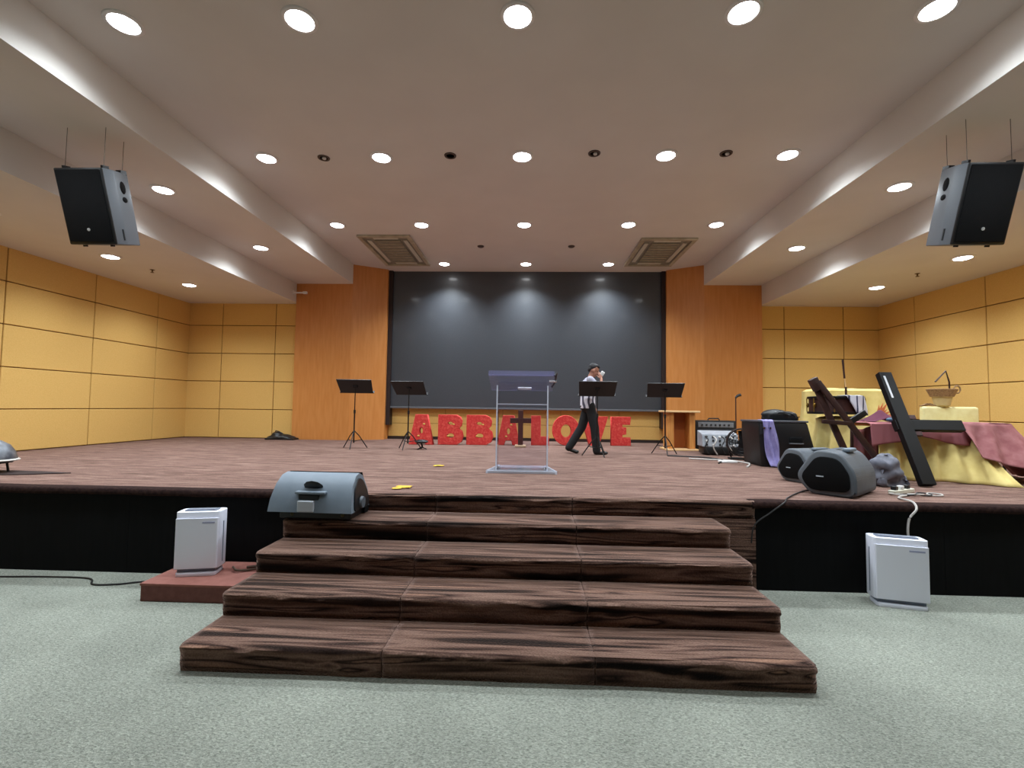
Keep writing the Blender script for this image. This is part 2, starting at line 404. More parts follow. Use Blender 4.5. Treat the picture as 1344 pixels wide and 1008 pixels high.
def downlight(x, y, z, label, group, data=None):
    t = thing('ceiling_downlight', label, 'downlight', (x, y, z), group=group)
    link('trim_ring', ring_me, t, True); link('diffuser', dif_me, t, True)
    l = bpy.data.objects.new('downlight_beam', data or ld); C.objects.link(l); l.parent = t; l.location = (0, 0, -.05)
cols = [-3.80, -2.14, -.15, 1.84, 3.49]
rowy = [4.07, 6.45, 8.93]
rown = ['nearest row at the top of the picture', 'middle row of the main ceiling', 'five-lamp row nearest the screen']
for j, y in enumerate(rowy):
    for i, x in enumerate(cols):
        downlight(x, y, ZC, 'round downlight, %s from left in the %s' % (ordinal(i), rown[j]), 'downlights in the main ceiling')
for i, x in enumerate((-2.15, -.14, 1.87)):
    downlight(x, 11.42, ZC, 'small-looking lit downlight right above the screen top, ' + ['on its left', 'at its middle', 'on its right'][i], 'downlights above the screen', ld2)
for i, x in enumerate(cols): downlight(x, 1.6, ZC, 'added unseen fill downlight overhead behind the top picture edge, %s from left' % ordinal(i), 'added fill downlights overhead', ld3)
for sx, side in ((-5.235, 'left'), (4.904, 'right')):
    for y, ds in ((6.37, 'beside the hanging speaker'), (8.81, 'nearer the orange pilaster')):
        downlight(sx, y, Z2, 'lit downlight in the upper %s bulkhead, %s' % (side, ds), 'downlights in the upper bulkheads')
    downlight(sx, 3.95, Z2, 'upper %s bulkhead downlight beyond the picture edge' % side, 'downlights in the upper bulkheads')
for sx, side in ((-7.363, 'left'), (7.038, 'right')):
    for y, ds in ((7.88, 'below the hanging speaker'), (9.80, 'nearest the back corner')):
        downlight(sx, y, Z3, 'lit downlight in the lowest %s bulkhead, %s' % (side, ds), 'downlights in the lowest bulkheads')
    for y, ds in ((5.96, 'just'), (4.04, 'well')): downlight(sx, y, Z3, 'lowest %s bulkhead downlight %s beyond the picture edge' % (side, ds), 'downlights in the lowest bulkheads')
# unlit eyeball fittings and sprinklers
dk = mat('dark_socket', '1a1412', .6)
for i, (u, v) in enumerate(((425, 207), (591, 204), (780, 201), (953, 201))):
    p = at_z(u, v, ZC); t = thing('unlit_downlight', 'small dark unlit ceiling fitting, %s from left between the middle row of lamps' % ordinal(i), 'downlight', p, group='unlit ceiling fittings')
    MB().lathe([(.055, 0), (.085, 0), (.082, -.012), (.058, -.012), (.055, 0)], 20, cap=False).build('trim_ring', mat('brown_ring', '4a3d36', .5), t, True)
    MB().lathe([(.056, -.003), (0, -.003)], 20).build('socket', dk, t)
    if i in (0, 2, 3): MB().ball((.012, -.012, -.016), (.03, .03, .022)).build('bulb', mat('bulb_white', 'd8d4cf', .4), t, True)
for i, (u, v) in enumerate(((631, 323), (750, 323))):
    p = at_z(u, v, ZC); t = thing('smoke_detector', 'tiny dark ceiling detector %s of the middle lamp near the screen' % ('left', 'right')[i], 'detector', p, group='ceiling detectors')
    MB().lathe([(.07, 0), (.075, -.012), (.05, -.03), (0, -.032)], 20).build('cover', mat('brown_ring', '4a3d36', .5), t, True)
for i, (u, v) in enumerate(((200, 354), (1204, 359))):
    p = at_z(u, v, Z3); t = thing('sprinkler_head', 'tiny brass sprinkler head in the lowest %s bulkhead' % ('left', 'right')[i], 'sprinkler', p, group='sprinkler heads')
    MB().lathe([(.04, 0), (.04, -.006), (.014, -.012), (.012, -.05), (0, -.05)], 12).build('stem', mat('dull_brass', '6b5230', .4, metal=.7), t, True)
    MB().lathe([(.03, -.052), (.03, -.058), (0, -.058)], 12).build('deflector', MATS['dull_brass'], t)
# air-conditioning cassettes
GRV = mat('grey_vent', '8f8b7c', .6, col2='7c776a', nscale=14)
for k, (xa, xb, ya, yb, side) in enumerate(((-3.62, -2.5, 9.45, 11.5, 'left'), (2.25, 3.4, 9.62, 11.5, 'right'))):
    t = thing('ceiling_air_conditioner', 'stained beige ceiling air-conditioner grille near the screen on the %s' % side, 'air conditioner', ((xa+xb)/2, (ya+yb)/2, ZC), group='ceiling air conditioners')
    hx, hy = (xb-xa)/2, (yb-ya)/2
    fm = mat('beige_frame', 'b7ae98', .55, col2='9d937d', nscale=5)
    for a in ((-hx, hx, -hy, -hy+.09), (-hx, hx, hy-.09, hy), (-hx, -hx+.09, -hy+.09, hy-.09), (hx-.09, hx, -hy+.09, hy-.09)):
        MB().box(*a, -.045, 0, bev=.012).build('frame_side', fm, t)
    MB().box(-hx+.09, hx-.09, -hy+.09, hy-.09, -.006, 0).build('back_plate', GRV, t)
    MB().box(-hx+.28, hx-.28, -hy+.28, hy-.28, -.03, -.006, bev=.006).build('centre_grille', GRV, t)
    n = 9
    for i in range(n):
        y = -hy+.3+(2*hy-.6)*i/(n-1)
        MB().box(-hx+.3, hx-.3, y-.012, y+.012, -.042, -.03).build('slat', fm, t)
    for a in ((-hx+.3, hx-.3, -hy+.13, -hy+.22), (-hx+.3, hx-.3, hy-.22, hy-.13), (-hx+.13, -hx+.22, -hy+.3, hy-.3), (hx-.22, hx-.13, -hy+.3, hy-.3)):
        MB().box(*a, -.028, -.006, bev=.008).build('louvre', mat('pale_louvre', 'c6c4b6', .45), t)
# wall bracket on the left bulkhead
t = thing('camera_bracket', 'small white camera arm on the bulkhead above the left pilaster', 'bracket', (X3L, 11.35, 4.45))
MB().box(0, .025, -.05, .05, -.05, .05, bev=.005).build('base_plate', RINGM, t)
MB().tube([(.02, 0, 0), (.28, 0, .0)], .02).build('arm', RINGM, t, True)
MB().box(.24, .34, -.035, .035, -.03, .03, bev=.01).build('camera_head', RINGM, t)

# ================================================================== HANGING SPEAKERS
def hung_speaker(x, side):
    t = thing('hanging_speaker', 'black loudspeaker hanging on wires below the %s bulkhead' % side, 'speaker', (x, 4.8, 4.22), group='hanging loudspeakers')
    tilt = Matrix.Rotation(math.radians(17.5), 4, 'X')     # top leans towards the audience
    W_, H_, D_ = .27, .80, .44
    sgn = 1 if side == 'left' else -1
    # plan: rear is narrower
    b = MB().prism([(-W_, .02), (W_, .02), (W_, .16), (.19, D_), (-.19, D_), (-W_, .16)], -H_, 0, 'z', bev=.012, mtx=tilt)
    b.build('cabinet', mat('grey_hung_cabinet', '666c73', .5), t, 35)
    MB().box(-W_, W_, 0, .03, -H_, 0, bev=.014, mtx=tilt).build('front_frame', BLACK, t, 35)
    MB().box(-W_+.02, W_-.02, -.012, .01, -H_+.03, -.02, bev=.01, mtx=tilt).build('grille', GRILLE, t, 35)
    MB().lathe([(.017, 0), (.017, .004), (0, .005)], 16, mtx=tilt @ Matrix.Translation((.0, -.012, -H_+.16)) @ Matrix.Rotation(PI/2, 4, 'X')).build('badge', mat('silver_badge', 'd8d8d8', .3, metal=.6), t)
    for s in (-1, 1):
        # handle recess: dark round and short slot on the side
        for (yy, zz, ry, rz) in ((.28, -.17, .06, .07), (.28, -.30, .055, .032)):
            m = tilt @ Matrix.Translation((s*(.27-.08*(yy-.16)/(D_-.16)), yy, zz)) @ Matrix.Rotation(s*math.atan2(.08, .28), 4, 'Z')
            MB().ball((0, 0, 0), (.012, ry, rz), mtx=None).bend(lambda v, m=m: m @ v).build('handle_recess', GRILLE, t, True)
        MB().box(s*.262-.014, s*.262+.014, .12, .135, -H_+.05, -H_+.17, mtx=tilt).build('side_slot', BLACK, t)
        MB().box(s*.16-.015, s*.16+.015, .06, .09, -H_-.02, -H_, mtx=tilt).build('foot', BLACK, t)
        MB().box(s*.22-.012, s*.22+.012, .07, .15, -.01, .035, mtx=tilt).build('hanging_lug', BLACKM, t)
        p = tilt @ Vector((s*.22, .1, .03)); MB().tube([p, (p.x, p.y, Z2-4.22)], .0028, 6).build('suspension_wire', mat('steel_wire', '5c5850', .5), t)
    p = tilt @ Vector((sgn*.17, D_-.05, 0)); MB().tube([p, (p.x, p.y, Z2-4.22)], .0028, 6).build('suspension_wire', mat('steel_wire', '5c5850', .5), t)
    MB().box(sgn*.17-.03, sgn*.17+.03, D_-.1, D_-.02, -.02, .03, mtx=tilt).build('rear_bracket', BLACKM, t)
hung_speaker(-4.92, 'left'); hung_speaker(4.66, 'right')

# ================================================================== STAGE FURNITURE
# ---- music stands
def music_stand(x, y, label, yaw=0, h=1.37, w_=.68, spin=0):
    t = thing('music_stand', label, 'music stand', (x, y, ZS), (0, 0, yaw), 'music stands on the stage')
    MB().tube([(0, 0, .12), (0, 0, .75)], .014).build('lower_pole', BLACKM, t, True)
    MB().tube([(0, 0, .72), (0, 0, h-.17)], .010).build('upper_pole', BLACKM, t, True)
    MB().lathe([(.022, .70), (.022, .77)], 12).build('clamp_collar', BLACK, t, True)
    for k in range(3):
        a = spin+2*PI*k/3+PI/6
        MB().tube([(0, 0, .36), (.1*math.cos(a), .1*math.sin(a), .26), (.27*math.cos(a), .27*math.sin(a), .012)], .010).build('leg', BLACKM, t, True)
        MB().tube([(0, 0, .15), (.15*math.cos(a), .15*math.sin(a), .175)], .007).build('leg_brace', BLACKM, t, True)
    m = Matrix.Translation((0, 0, h-.13)) @ Matrix.Rotation(math.radians(48), 4, 'X')
    MB().prism([(-w_/2+.02, -.19), (w_/2-.02, -.19), (w_/2, .19), (-w_/2, .19)], -.006, .006, 'y', mtx=m).build('desk', BLACK, t)
    MB().box(-w_/2, w_/2, 0, .06, -.2, -.186, mtx=m).build('ledge', BLACK, t)
    MB().box(-.05, .05, -.022, 0, -.03, .03, bev=.006, mtx=m).build('desk_hinge', BLACKM, t)
    return t
P = at_z(464, 589, ZS); music_stand(P.x, P.y, 'black music stand leftmost on stage, in front of the orange pilaster', .10)
P = at_z(535, 590, ZS); music_stand(P.x, P.y, 'black music stand just left of the red letters', -.12, 1.35)
P = at_y(784, 520, 8.62); music_stand(P.x, 8.62, 'black music stand in front of the walking person', -.05, 1.35, spin=.4)
P = at_z(873, 597, ZS); music_stand(P.x, P.y, 'black music stand at right screen edge beside the small wooden table', -.12, 1.36)

# ---- acrylic lectern
AC = acrylic(); ACE = frosted('acrylic_edge', 'dfe6f5', .75, .2); ACT = frosted('acrylic_painted_reflection', '8d8bc4', .12, .12); ACB = frosted('acrylic_base', 'd3d9e8', .5, .2)  # ACT carries the purple reflection of the reading top as colour
t = thing('acrylic_lectern', 'clear acrylic lectern standing at the centre of the stage', 'lectern', (-.10, 6.22, ZS))
MB().prism([(-.46, 0), (.46, 0), (.34, .62), (-.34, .62)], 0, .035, 'z', bev=.006).build('base_plate', ACB, t)
MB().prism([(-.465, -.006), (-.44, -.006), (-.325, .62), (-.345, .62)], 0.0, .04, 'z').build('base_edge', ACE, t)
MB().prism([(.465, -.006), (.44, -.006), (.325, .62), (.345, .62)], 0.0, .04, 'z').build('base_edge', ACE, t)
MB().box(-.33, .33, .24, .255, .036, 1.22).build('front_sheet', AC, t)
for s in (-1, 1):
    MB().box(s*.338-.008, s*.338+.008, .1, .40, .036, 1.14).build('side_sheet', AC, t)
    MB().box(s*.338-.009, s*.338+.009, .09, .102, .036, 1.16).build('side_edge', ACE, t)
    MB().ball((s*.31, .15, .05), .022).build('fixing_bolt', CHROME, t, True)
MB().box(-.33, .33, .09, .41, .90, .915).build('shelf', ACB, t)
m = Matrix.Translation((0, .24, 1.20)) @ Matrix.Rotation(math.radians(-20), 4, 'X')
MB().box(-.45, .42, -.27, .27, -.008, .008, bev=.003, mtx=m).build('reading_top', ACT, t)
MB().box(-.45, .42, -.275, -.25, -.01, .06, mtx=m).build('front_lip', ACT, t)
MB().box(-.07, .12, .2, .27, .008, .022, mtx=m).build('name_strip', RINGM, t)
MB().box(.36, .46, -.06, -.03, .0, .02, mtx=m).build('microphone_clip', CHROME, t)
MB().tube([m @ Vector((.42, -.25, 0)), m @ Vector((.45, -.2, .06)), m @ Vector((.45, .1, .07)), m @ Vector((.41, .22, .04))], .014).build('microphone_arm', BLACKM, t, True)

# ---- red letters
def letter_mesh(outer, holes, W, H, depth):
    cu = bpy.data.curves.new('letter', 'CURVE'); cu.dimensions = '2D'; cu.fill_mode = 'BOTH'; cu.extrude = depth/2; cu.bevel_depth = .008; cu.bevel_resolution = 1
    for poly in [outer]+holes:
        s = cu.splines.new('POLY'); s.points.add(len(poly)-1); s.use_cyclic_u = True
        for pt, (a, b) in zip(s.points, poly): pt.co = (a*W, b*H, 0, 1)
    o = bpy.data.objects.new('tmp', cu); C.objects.link(o); dg = bpy.context.evaluated_depsgraph_get(); dg.update()
    me = bpy.data.meshes.new_from_object(o.evaluated_get(dg)); bpy.data.objects.remove(o)
    me.materials.clear(); me.materials.append(RED); return me
def oval(cx, cy, rx, ry, n=20, a0=0): return [(cx+rx*math.cos(2*PI*i/n+a0), cy+ry*math.sin(2*PI*i/n+a0)) for i in range(n)]
GL = {
 'A': ([(-.5, 0), (-.24, 1), (.24, 1), (.5, 0), (.2, 0), (.14, .16), (-.14, .16), (-.2, 0)], [oval(0, .46, .09, .12, 10)]),
 'B': ([(-.5, 0), (-.5, 1), (.22, 1), (.38, .93), (.45, .8), (.42, .64), (.32, .55), (.46, .44), (.5, .28), (.44, .1), (.26, 0)], [oval(-.02, .72, .12, .07, 10), oval(.0, .3, .16, .09, 10)]),
 'L': ([(-.5, 0), (-.5, 1), (.02, 1), (.02, .28), (.5, .28), (.5, 0)], []),
 'O': (oval(0, .5, .5, .5, 28), [oval(0, .48, .2, .23, 20)]),
 'V': ([(-.18, 0), (-.5, 1), (-.12, 1), (.02, .45), (.14, 1), (.5, 1), (.18, 0)], []),
 'E': ([(-.5, 0), (-.5, 1), (.5, 1), (.46, .74), (.06, .74), (.06, .64), (.26, .62), (.26, .4), (.06, .38), (.06, .27), (.48, .27), (.5, 0)], []),
}
word = [('A', 538, 569), ('B', 576, 608), ('B', 613, 647), ('A', 653, 682), ('L', 697.5, 720), ('O', 725, 760), ('V', 762, 797), ('E', 802, 827)]
desc = ['red letter A, first in the row under the screen', 'red letter B right after the first A', 'red letter B, second of the two', 'red letter A behind the clear lectern and the dark cross', 'red letter L after the dark cross', 'red letter O left of the walking person', 'red letter V half hidden by the walking person', 'red letter E, last in the row under the screen']
GOLD = mat('gold_ribbon', 'd9b45e', .6)
for i, (ch, u0, u1) in enumerate(word):
    y = 10.62+.085*i; pa, pb = at_y(u0, 565, y), at_y(u1, 565, y)
    wd = pb.x-pa.x; hh = .66 if ch != 'O' else .68
    t = thing('letter_standee', desc[i], 'letter', ((pa.x+pb.x)/2, y, ZS), group='red letters under the screen')
    me = letter_mesh(*GL[ch], wd, hh, .12); o = link('letter_block', me, t, loc=(0, 0, .0075), rot=(PI/2, 0, 0))
    if ch in 'AB':
        for q in range(2): MB().ball(((-.1+.22*q)*wd, -.065, (.3+.4*q)*hh), (.03, .012, .02)).build('ribbon_knot', GOLD, t, True)
# dark cross in front of the letters
P = at_z(683, 587, ZS)
t = thing('wooden_cross', 'small dark red wooden cross standing before the letters', 'cross', (P.x, P.y, ZS))
MB().box(-.055, .055, -.03, .03, .05, .80, bev=.006).build('upright', DARKWOOD, t)
MB().box(-.23, .23, -.031, .029, .52, .63, bev=.006).build('crossbeam', DARKWOOD, t)
MB().box(-.12, .12, -.1, .1, 0, .05, bev=.01).build('base', mat('beige_base', 'b89a78', .7), t)

# ---- little wooden table right of the screen
P = at_y(891, 565, 10.3)
t = thing('small_wooden_table', 'small orange wooden pedestal table before the right pilaster', 'table', (P.x, 10.3, ZS))
MB().box(-.36, .36, -.28, .28, .80, .84, bev=.01).build('table_top', PALEWOOD, t)
for x in (-.22, .22): MB().box(x-.06, x+.06, -.2, .2, .04, .80, bev=.01).build('side_board', PINEWOOD, t)
MB().box(-.16, .16, .1, .13, .04, .80).build('back_board', mat('red_brown_board', 'a4581f', .5), t)
MB().box(-.34, .34, -.26, .26, 0, .04, bev=.01).build('base', PALEWOOD, t)

# ---- small round stool-like pedal left of the letters
P = at_z(553, 590, ZS)
t = thing('drum_throne', 'tiny black round seat on a bent foot before the first A', 'stool', (P.x, P.y, ZS))
MB().ball((0, 0, .16), (.14, .12, .04)).build('seat', BLACK, t, True)
MB().tube([(0, 0, .13), (.02, 0, .05), (0, -.02, .02)], .018).build('post', BLACKM, t, True)
for k in range(3): MB().tube([(0, 0, .05), (.11*math.cos(2.1*k), .11*math.sin(2.1*k), .01)], .009).build('leg', BLACKM, t, True)

# ---- dark bundle on the left back
P = at_z(369, 577, ZS)
t = thing('black_bag', 'flat black bag lying against the wall left of the pilaster', 'bag', (P.x, 11.35, ZS))
b = MB(); b.ball((0, 0, .06), (.36, .16, .06)); b.ball((-.1, 0, .12), (.14, .12, .08)); b.ball((.05, 0, .09), (.2, .13, .05)); b.box(-.34, .36, -.14, .14, 0, .05)
link('bag_body', remesh(b, .02), t, True).data.materials.append(BLACK)
MB().tube([(-.15, -.02, .16), (-.12, -.05, .22), (-.04, -.05, .2), (.05, -.02, .13)], .012).build('strap', BLACK, t, True)

# ---- object at the left picture edge
t = thing('stage_lamp', 'grey domed stage lamp on low black stand at left picture edge', 'stage lamp', (-6.42, 5.42, ZS))
b = MB().lathe([(0, .40), (.09, .385), (.17, .33), (.22, .25), (.24, .18), (.24, .165), (0, .165)], 28); b.build('dome', mat('clear_grey_dome', '4c5058', .35, col2='7c8087', nscale=9, metal=.3), t, 40)
MB().lathe([(.26, .145), (.265, .155), (.25, .168), (0, .168)], 28).build('rim', mat('pale_rim', 'bfb9b2', .4), t, 40)
MB().lathe([(.2, .12), (.22, .146), (0, .146)], 24).build('collar', BLACK, t)
for k in range(4): MB().tube([(.15*math.cos(PI/2*k+.6), .15*math.sin(PI/2*k+.6), .13), (.17*math.cos(PI/2*k+.6), .17*math.sin(PI/2*k+.6), 0)], .012).build('leg', BLACKM, t)
MB().box(.0, .07, -.25, -.215, .185, .215).build('maker_plate', mat('bulb_white', 'd8d4cf', .4), t)
t = tag(MB().prism([(-6.6, 5.25), (-5.95, 5.32), (-5.5, 5.52), (-5.95, 5.6), (-6.6, 5.62)], ZS, ZS+.01, 'z').build('painted_shadow', mat('dark_maroon_shadow', '261413', .9)), 'dark maroon painted shadow under the lamp at left edge', 'shadow')  # thin dark sheet stands in for the shadow beneath the lamp

# ================================================================== STAGE MONITORS
def rounded(points, r, n=4):
    out = []; N = len(points)
    for i in range(N):
        p0, p1, p2 = Vector(points[i-1]), Vector(points[i]), Vector(points[(i+1) % N])
        a = (p0-p1); b = (p2-p1); k = min(r, a.length*.45, b.length*.45)
        A, B = p1+a.normalized()*k, p1+b.normalized()*k
        for j in range(n+1):
            f = j/n; out.append(tuple((1-f)**2*A+2*f*(1-f)*p1+f*f*B))
    return out
t = thing('stage_monitor', 'blue-grey wedge stage monitor on the top left of the stairs', 'speaker', (-1.92, 4.10, 4*RISE+.010), (0, 0, -.03), 'stage monitors'); t.scale = (1.06, 1.06, 1.1)
shell = [(.015, .07), (.03, .17), (.09, .28), (.17, .345), (.25, .36), (.32, .33), (.40, .2), (.40, .07)]
MB().prism(shell, -.36, .36, 'x').bend(lambda v: Vector((v.x*(1-.10*(v.z-.07)/.3), v.y, v.z))).build('shell', SHELL, t, 50)
MB().box(-.31, .31, .115, .46, 0, .075, bev=.008).build('bottom', BLACK, t)
MB().prism(rounded([(.06, .075), (.1, .24), (.2, .33), (.29, .3), (.38, .18), (.38, .075)], .04), .355, .372, 'x').bend(lambda v: Vector((v.x*(1-.10*(v.z-.07)/.3), v.y, v.z))).build('side_panel', BLACK, t, 40)
MB().prism([(.30, .36), (.42, .16), (.48, .02), (.46, 0), (.38, .0), (.38, .2)], -.33, .33, 'x').build('grille', GRILLE, t)
MB().lathe([(.05, 0), (.045, .02), (0, .022)], 18, mtx=Matrix.Translation((.368, .2, .13)) @ Matrix.Rotation(PI/2, 4, 'Y')).build('side_knob', SHELL2, t, True)
hm = Matrix.Translation((0, .085, .27)) @ Matrix.Rotation(math.radians(38), 4, 'X')
MB().ball((0, 0, 0), (.085, .065, .014)).bend(lambda v: hm @ Matrix.Rotation(-PI/2+.1, 4, 'X').inverted() @ v if False else hm @ Vector((v.x, v.z-.006, v.y))).build('handle_recess', BLACK, t, True)
hb = Matrix.Translation((0, .055, .225))
MB().box(-.13, .13, -.045, .012, -.012, .012, bev=.01, mtx=hb).build('handle_bar', SHELL, t, 40)
MB().box(-.10, .07, -.034, .02, -.055, -.014, bev=.006, mtx=hb).build('socket_panel', BLACK, t)
MB().box(-.10, .04, -.036, .02, -.135, -.045, bev=.008, mtx=Matrix.Translation((0, .035, .21))).build('rating_label', mat('silver_label', 'b8bfc8', .35), t)
for x in (-.2, .24): MB().ball((x, .13, .035), (.02, .03, .02)).build('rubber_foot', mat('olive_foot', '55522f', .6), t, True)

def side_monitor(loc, rot, label, sc_=1):
    t = thing('stage_monitor', label, 'speaker', loc, rot, 'stage monitors'); t.scale = (sc_,)*3
    prof = rounded([(0, .03), (.05, 0), (.38, 0), (.50, .16), (.33, .42), (.12, .40), (0, .22)], .07)
    MB().prism(prof, -.27, .36, 'x', bev=.02).build('cabinet', SHELL2, t, 45)
    MB().prism(rounded([(.05, .05), (.37, .04), (.45, .16), (.31, .36), (.14, .35), (.05, .21)], .06), -.292, -.26, 'x', bev=.01).build('grille', GRILLE, t, 40)
    MB().box(-.05, .16, .10, .17, .395, .43, bev=.015).build('handle_bar', SHELL, t, 40)
    MB().ball((.05, .2, .405), (.08, .05, .012)).build('handle_recess', BLACK, t, True)
    MB().box(.352, .366, .12, .3, .1, .3, bev=.006).build('socket_panel', BLACK, t)
    MB().box(-.297, -.291, .25, .31, .17, .18).build('badge', mat('silver_label', 'b8bfc8', .35), t)
    return t
side_monitor((3.47, 5.05, ZS), (0, 0, math.radians(42)), 'large grey stage monitor lying on its side at the right stage edge', 1.12)
side_monitor((3.56, 5.84, ZS), (0, 0, math.radians(20)), 'grey stage monitor half hidden behind the large one', .98)

# ================================================================== AIR PURIFIERS AND PLINTH
t = thing('wooden_plinth', 'low reddish brown box platform left of the stairs', 'platform', (-2.76, 4.0, 0))
RB = mat('red_brown_carpet_box', '6e423b', .85, col2='7a4d45', nscale=20, bump=.1)
MB().box(-.55, .53, 0, .6, .0, .15, bev=.006).build('box', RB, t)
MB().box(-.555, .535, -.006, .6, .13, .152, bev=.004).build('top_board', mat('red_brown_top', '8a554a', .8, col2='965f54', nscale=14), t)
def purifier(loc, rotz, label, hh, ww, dd):
    t = thing('air_purifier', label, 'air purifier', loc, (0, 0, rotz), 'white air purifiers')
    MB().prism(rounded([(-ww, .02), (ww, .02), (ww, dd), (-ww, dd)], .04), .06, hh, 'z', bev=.006).build('housing', PURE, t, 40)
    MB().prism(rounded([(-ww+.012, 0), (ww-.012, 0), (ww-.012, .03), (-ww+.012, .03)], .012), .07, hh-.055, 'z').build('front_panel', PURE, t, 40)
    MB().box(-ww+.03, ww-.03, .03, dd-.03, .03, .062).build('foot_gap', PURE_GREY, t)
    MB().prism(rounded([(-ww+.02, .0), (ww-.02, .0), (ww-.02, dd), (-ww+.02, dd)], .04), 0, .032, 'z', bev=.004).build('base', PURE, t, 40)
    MB().prism(rounded([(-ww+.05, .06), (ww-.05, .06), (ww-.05, dd-.03), (-ww+.05, dd-.03)], .03), hh-.005, hh+.006, 'z').build('top_vent', PURE_GREY, t, 40)
    for k in range(5):
        y = .08+(dd-.14)*k/4; MB().box(-ww+.07, ww-.07, y-.004, y+.004, hh+.006, hh+.011).build('vent_slat', mat('pale_grey_slat', '9aa0b0', .5), t)
    for s in (-1, 1): MB().box(s*ww-.003, s*ww+.003, dd*.45, dd*.45+.012, .1, hh-.1).build('side_seam', PURE_GREY, t)
    MB().box(ww*.25, ww*.8, -.002, .0, hh-.1, hh-.085).build('maker_mark', mat('faint_mark', 'a5a9c6', .5), t)
    return t
purifier((-2.97, 4.18, .152), .22, 'white air purifier standing on the reddish brown platform', .565, .185, .2)
purifier((3.25, 4.30, 0), -.24, 'white air purifier on the floor before the right stage skirt', .59, .21, .19)

# ================================================================== CABLES
def smooth_path(pts, n=8):
    pts = [Vector(p) for p in pts]; out = []
    for i in range(len(pts)-1):
        p0, p1, p2, p3 = pts[max(i-1, 0)], pts[i], pts[i+1], pts[min(i+2, len(pts)-1)]
        for k in range(n):
            t_ = k/n; out.append(.5*((2*p1)+(p2-p0)*t_+(2*p0-5*p1+4*p2-p3)*t_*t_+(3*p1-p0-3*p2+p3)*t_**3))
    return out+[pts[-1]]
def cable(name, label, pts, r, m):
    return tag(MB().tube(smooth_path(pts), r, 6).build(name, m, None, True), label, 'cable')
cable('extension_cord', 'pale cord running from the right air purifier up onto the stage', [(3.43, 4.52, .30), (3.60, 4.56, .12), (3.62, 4.57, .35), (3.52, 4.57, .52), (3.53, 4.58, .7), (3.60, 4.58, .80), (3.66, 4.70, ZS+.016), (3.72, 4.95, ZS+.012), (3.95, 5.12, ZS+.012)], .010, GREYCORD)
t = thing('power_strip', 'white power strip with plugs beside the right stage monitor', 'power strip', (4.0, 5.28, ZS), (0, 0, .5))
MB().box(-.2, .2, -.035, .035, 0, .045, bev=.008).build('strip_body', mat('power_strip_white', 'd9d4c2', .5), t)
for k in range(3): MB().box(-.14+.12*k-.03, -.14+.12*k+.03, -.025, .025, .045, .085, bev=.008).build('plug', [BLACK, RINGM, BLACK][k], t)
for k in range(5):
    a = random.random()*6; x, y = 3.85+.1*k, 5.12+.1*random.random()
    cable('cable_loop', ['small white cable loop nearest the large monitor', 'small dark cable loop beside the power strip', 'second white cable loop beside the power strip', 'dark cable loop behind the power strip', 'white cable loop nearest the yellow tablecloth'][k],
          [(x+.07*math.cos(a+j*.9), y+.05*math.sin(a+j*.9), ZS+.014+.006*math.sin(j)) for j in range(8)], .008, [GREYCORD, DARKCORD][k % 2])
cable('speaker_cable', 'thin dark cable hanging over the stage edge right of the stairs', [(3.2, 5.45, ZS+.01), (2.9, 5.2, ZS+.01), (2.56, 4.82, ZS+.012), (2.42, 4.62, ZS+.0), (2.28, 4.595, .74), (2.13, 4.595, .62), (2.1, 4.6, .45)], .007, DARKCORD)
cable('floor_cable', 'thin black cable on the floor along the left stage skirt', [(-5.6, 4.40, .008), (-5.06, 4.43, .008), (-4.64, 4.46, .008), (-4.2, 4.45, .008), (-4.02, 4.31, .008), (-3.8, 4.33, .008), (-3.64, 4.4, .008), (-3.34, 4.46, .008)], .008, DARKCORD)
cable('purifier_cord', 'dark tangled cord behind the left air purifier', [(-2.72, 4.34, .19), (-2.66, 4.3, .175), (-2.6, 4.34, .165), (-2.52, 4.38, .17), (-2.56, 4.45, .165), (-2.64, 4.42, .165)], .010, mat('brown_cord', '4a3524', .6))
for i, (u0, v0, lab) in enumerate(((900, 600, 'dark cable on the stage floor beside the pine table'), (930, 604, 'grey cable on the stage floor before the silver mixer'))):
    a = at_z(u0, v0, ZS)
    cable('stage_cable', lab, [(a.x-.3, a.y+.1, ZS+.012), (a.x, a.y, ZS+.012), (a.x+.3, a.y-.1, ZS+.012), (a.x+.45, a.y-.5, ZS+.012), (a.x+.2, a.y-1, ZS+.012)], .014, [DARKCORD, GREYCORD][i])
# scraps of yellow paper
YP = mat('yellow_paper', 'd8ae3a', .8)
for i, (u, v, k) in enumerate(((530, 640, 1.0), (521, 642, .6), (576, 612, .9))):
    p = at_z(u, v, ZS)
    def fl_(a, b_, k=k, i=i): return ((a-.5)*.16*k, (b_-.5)*.12*k, .012+.012*noise.noise((a*3+i, b_*3, i)))
    tag(thick(MB().grid(fl_, 6, 6).build('paper_scrap', YP, None, True, loc=(p.x, p.y, ZS)), .002), ['larger yellow paper scrap at the stage edge by the monitor', 'smaller yellow paper scrap beside the larger one at the stage edge', 'yellow paper scrap on the stage left of the lectern'][i], 'paper', 'yellow paper scraps')

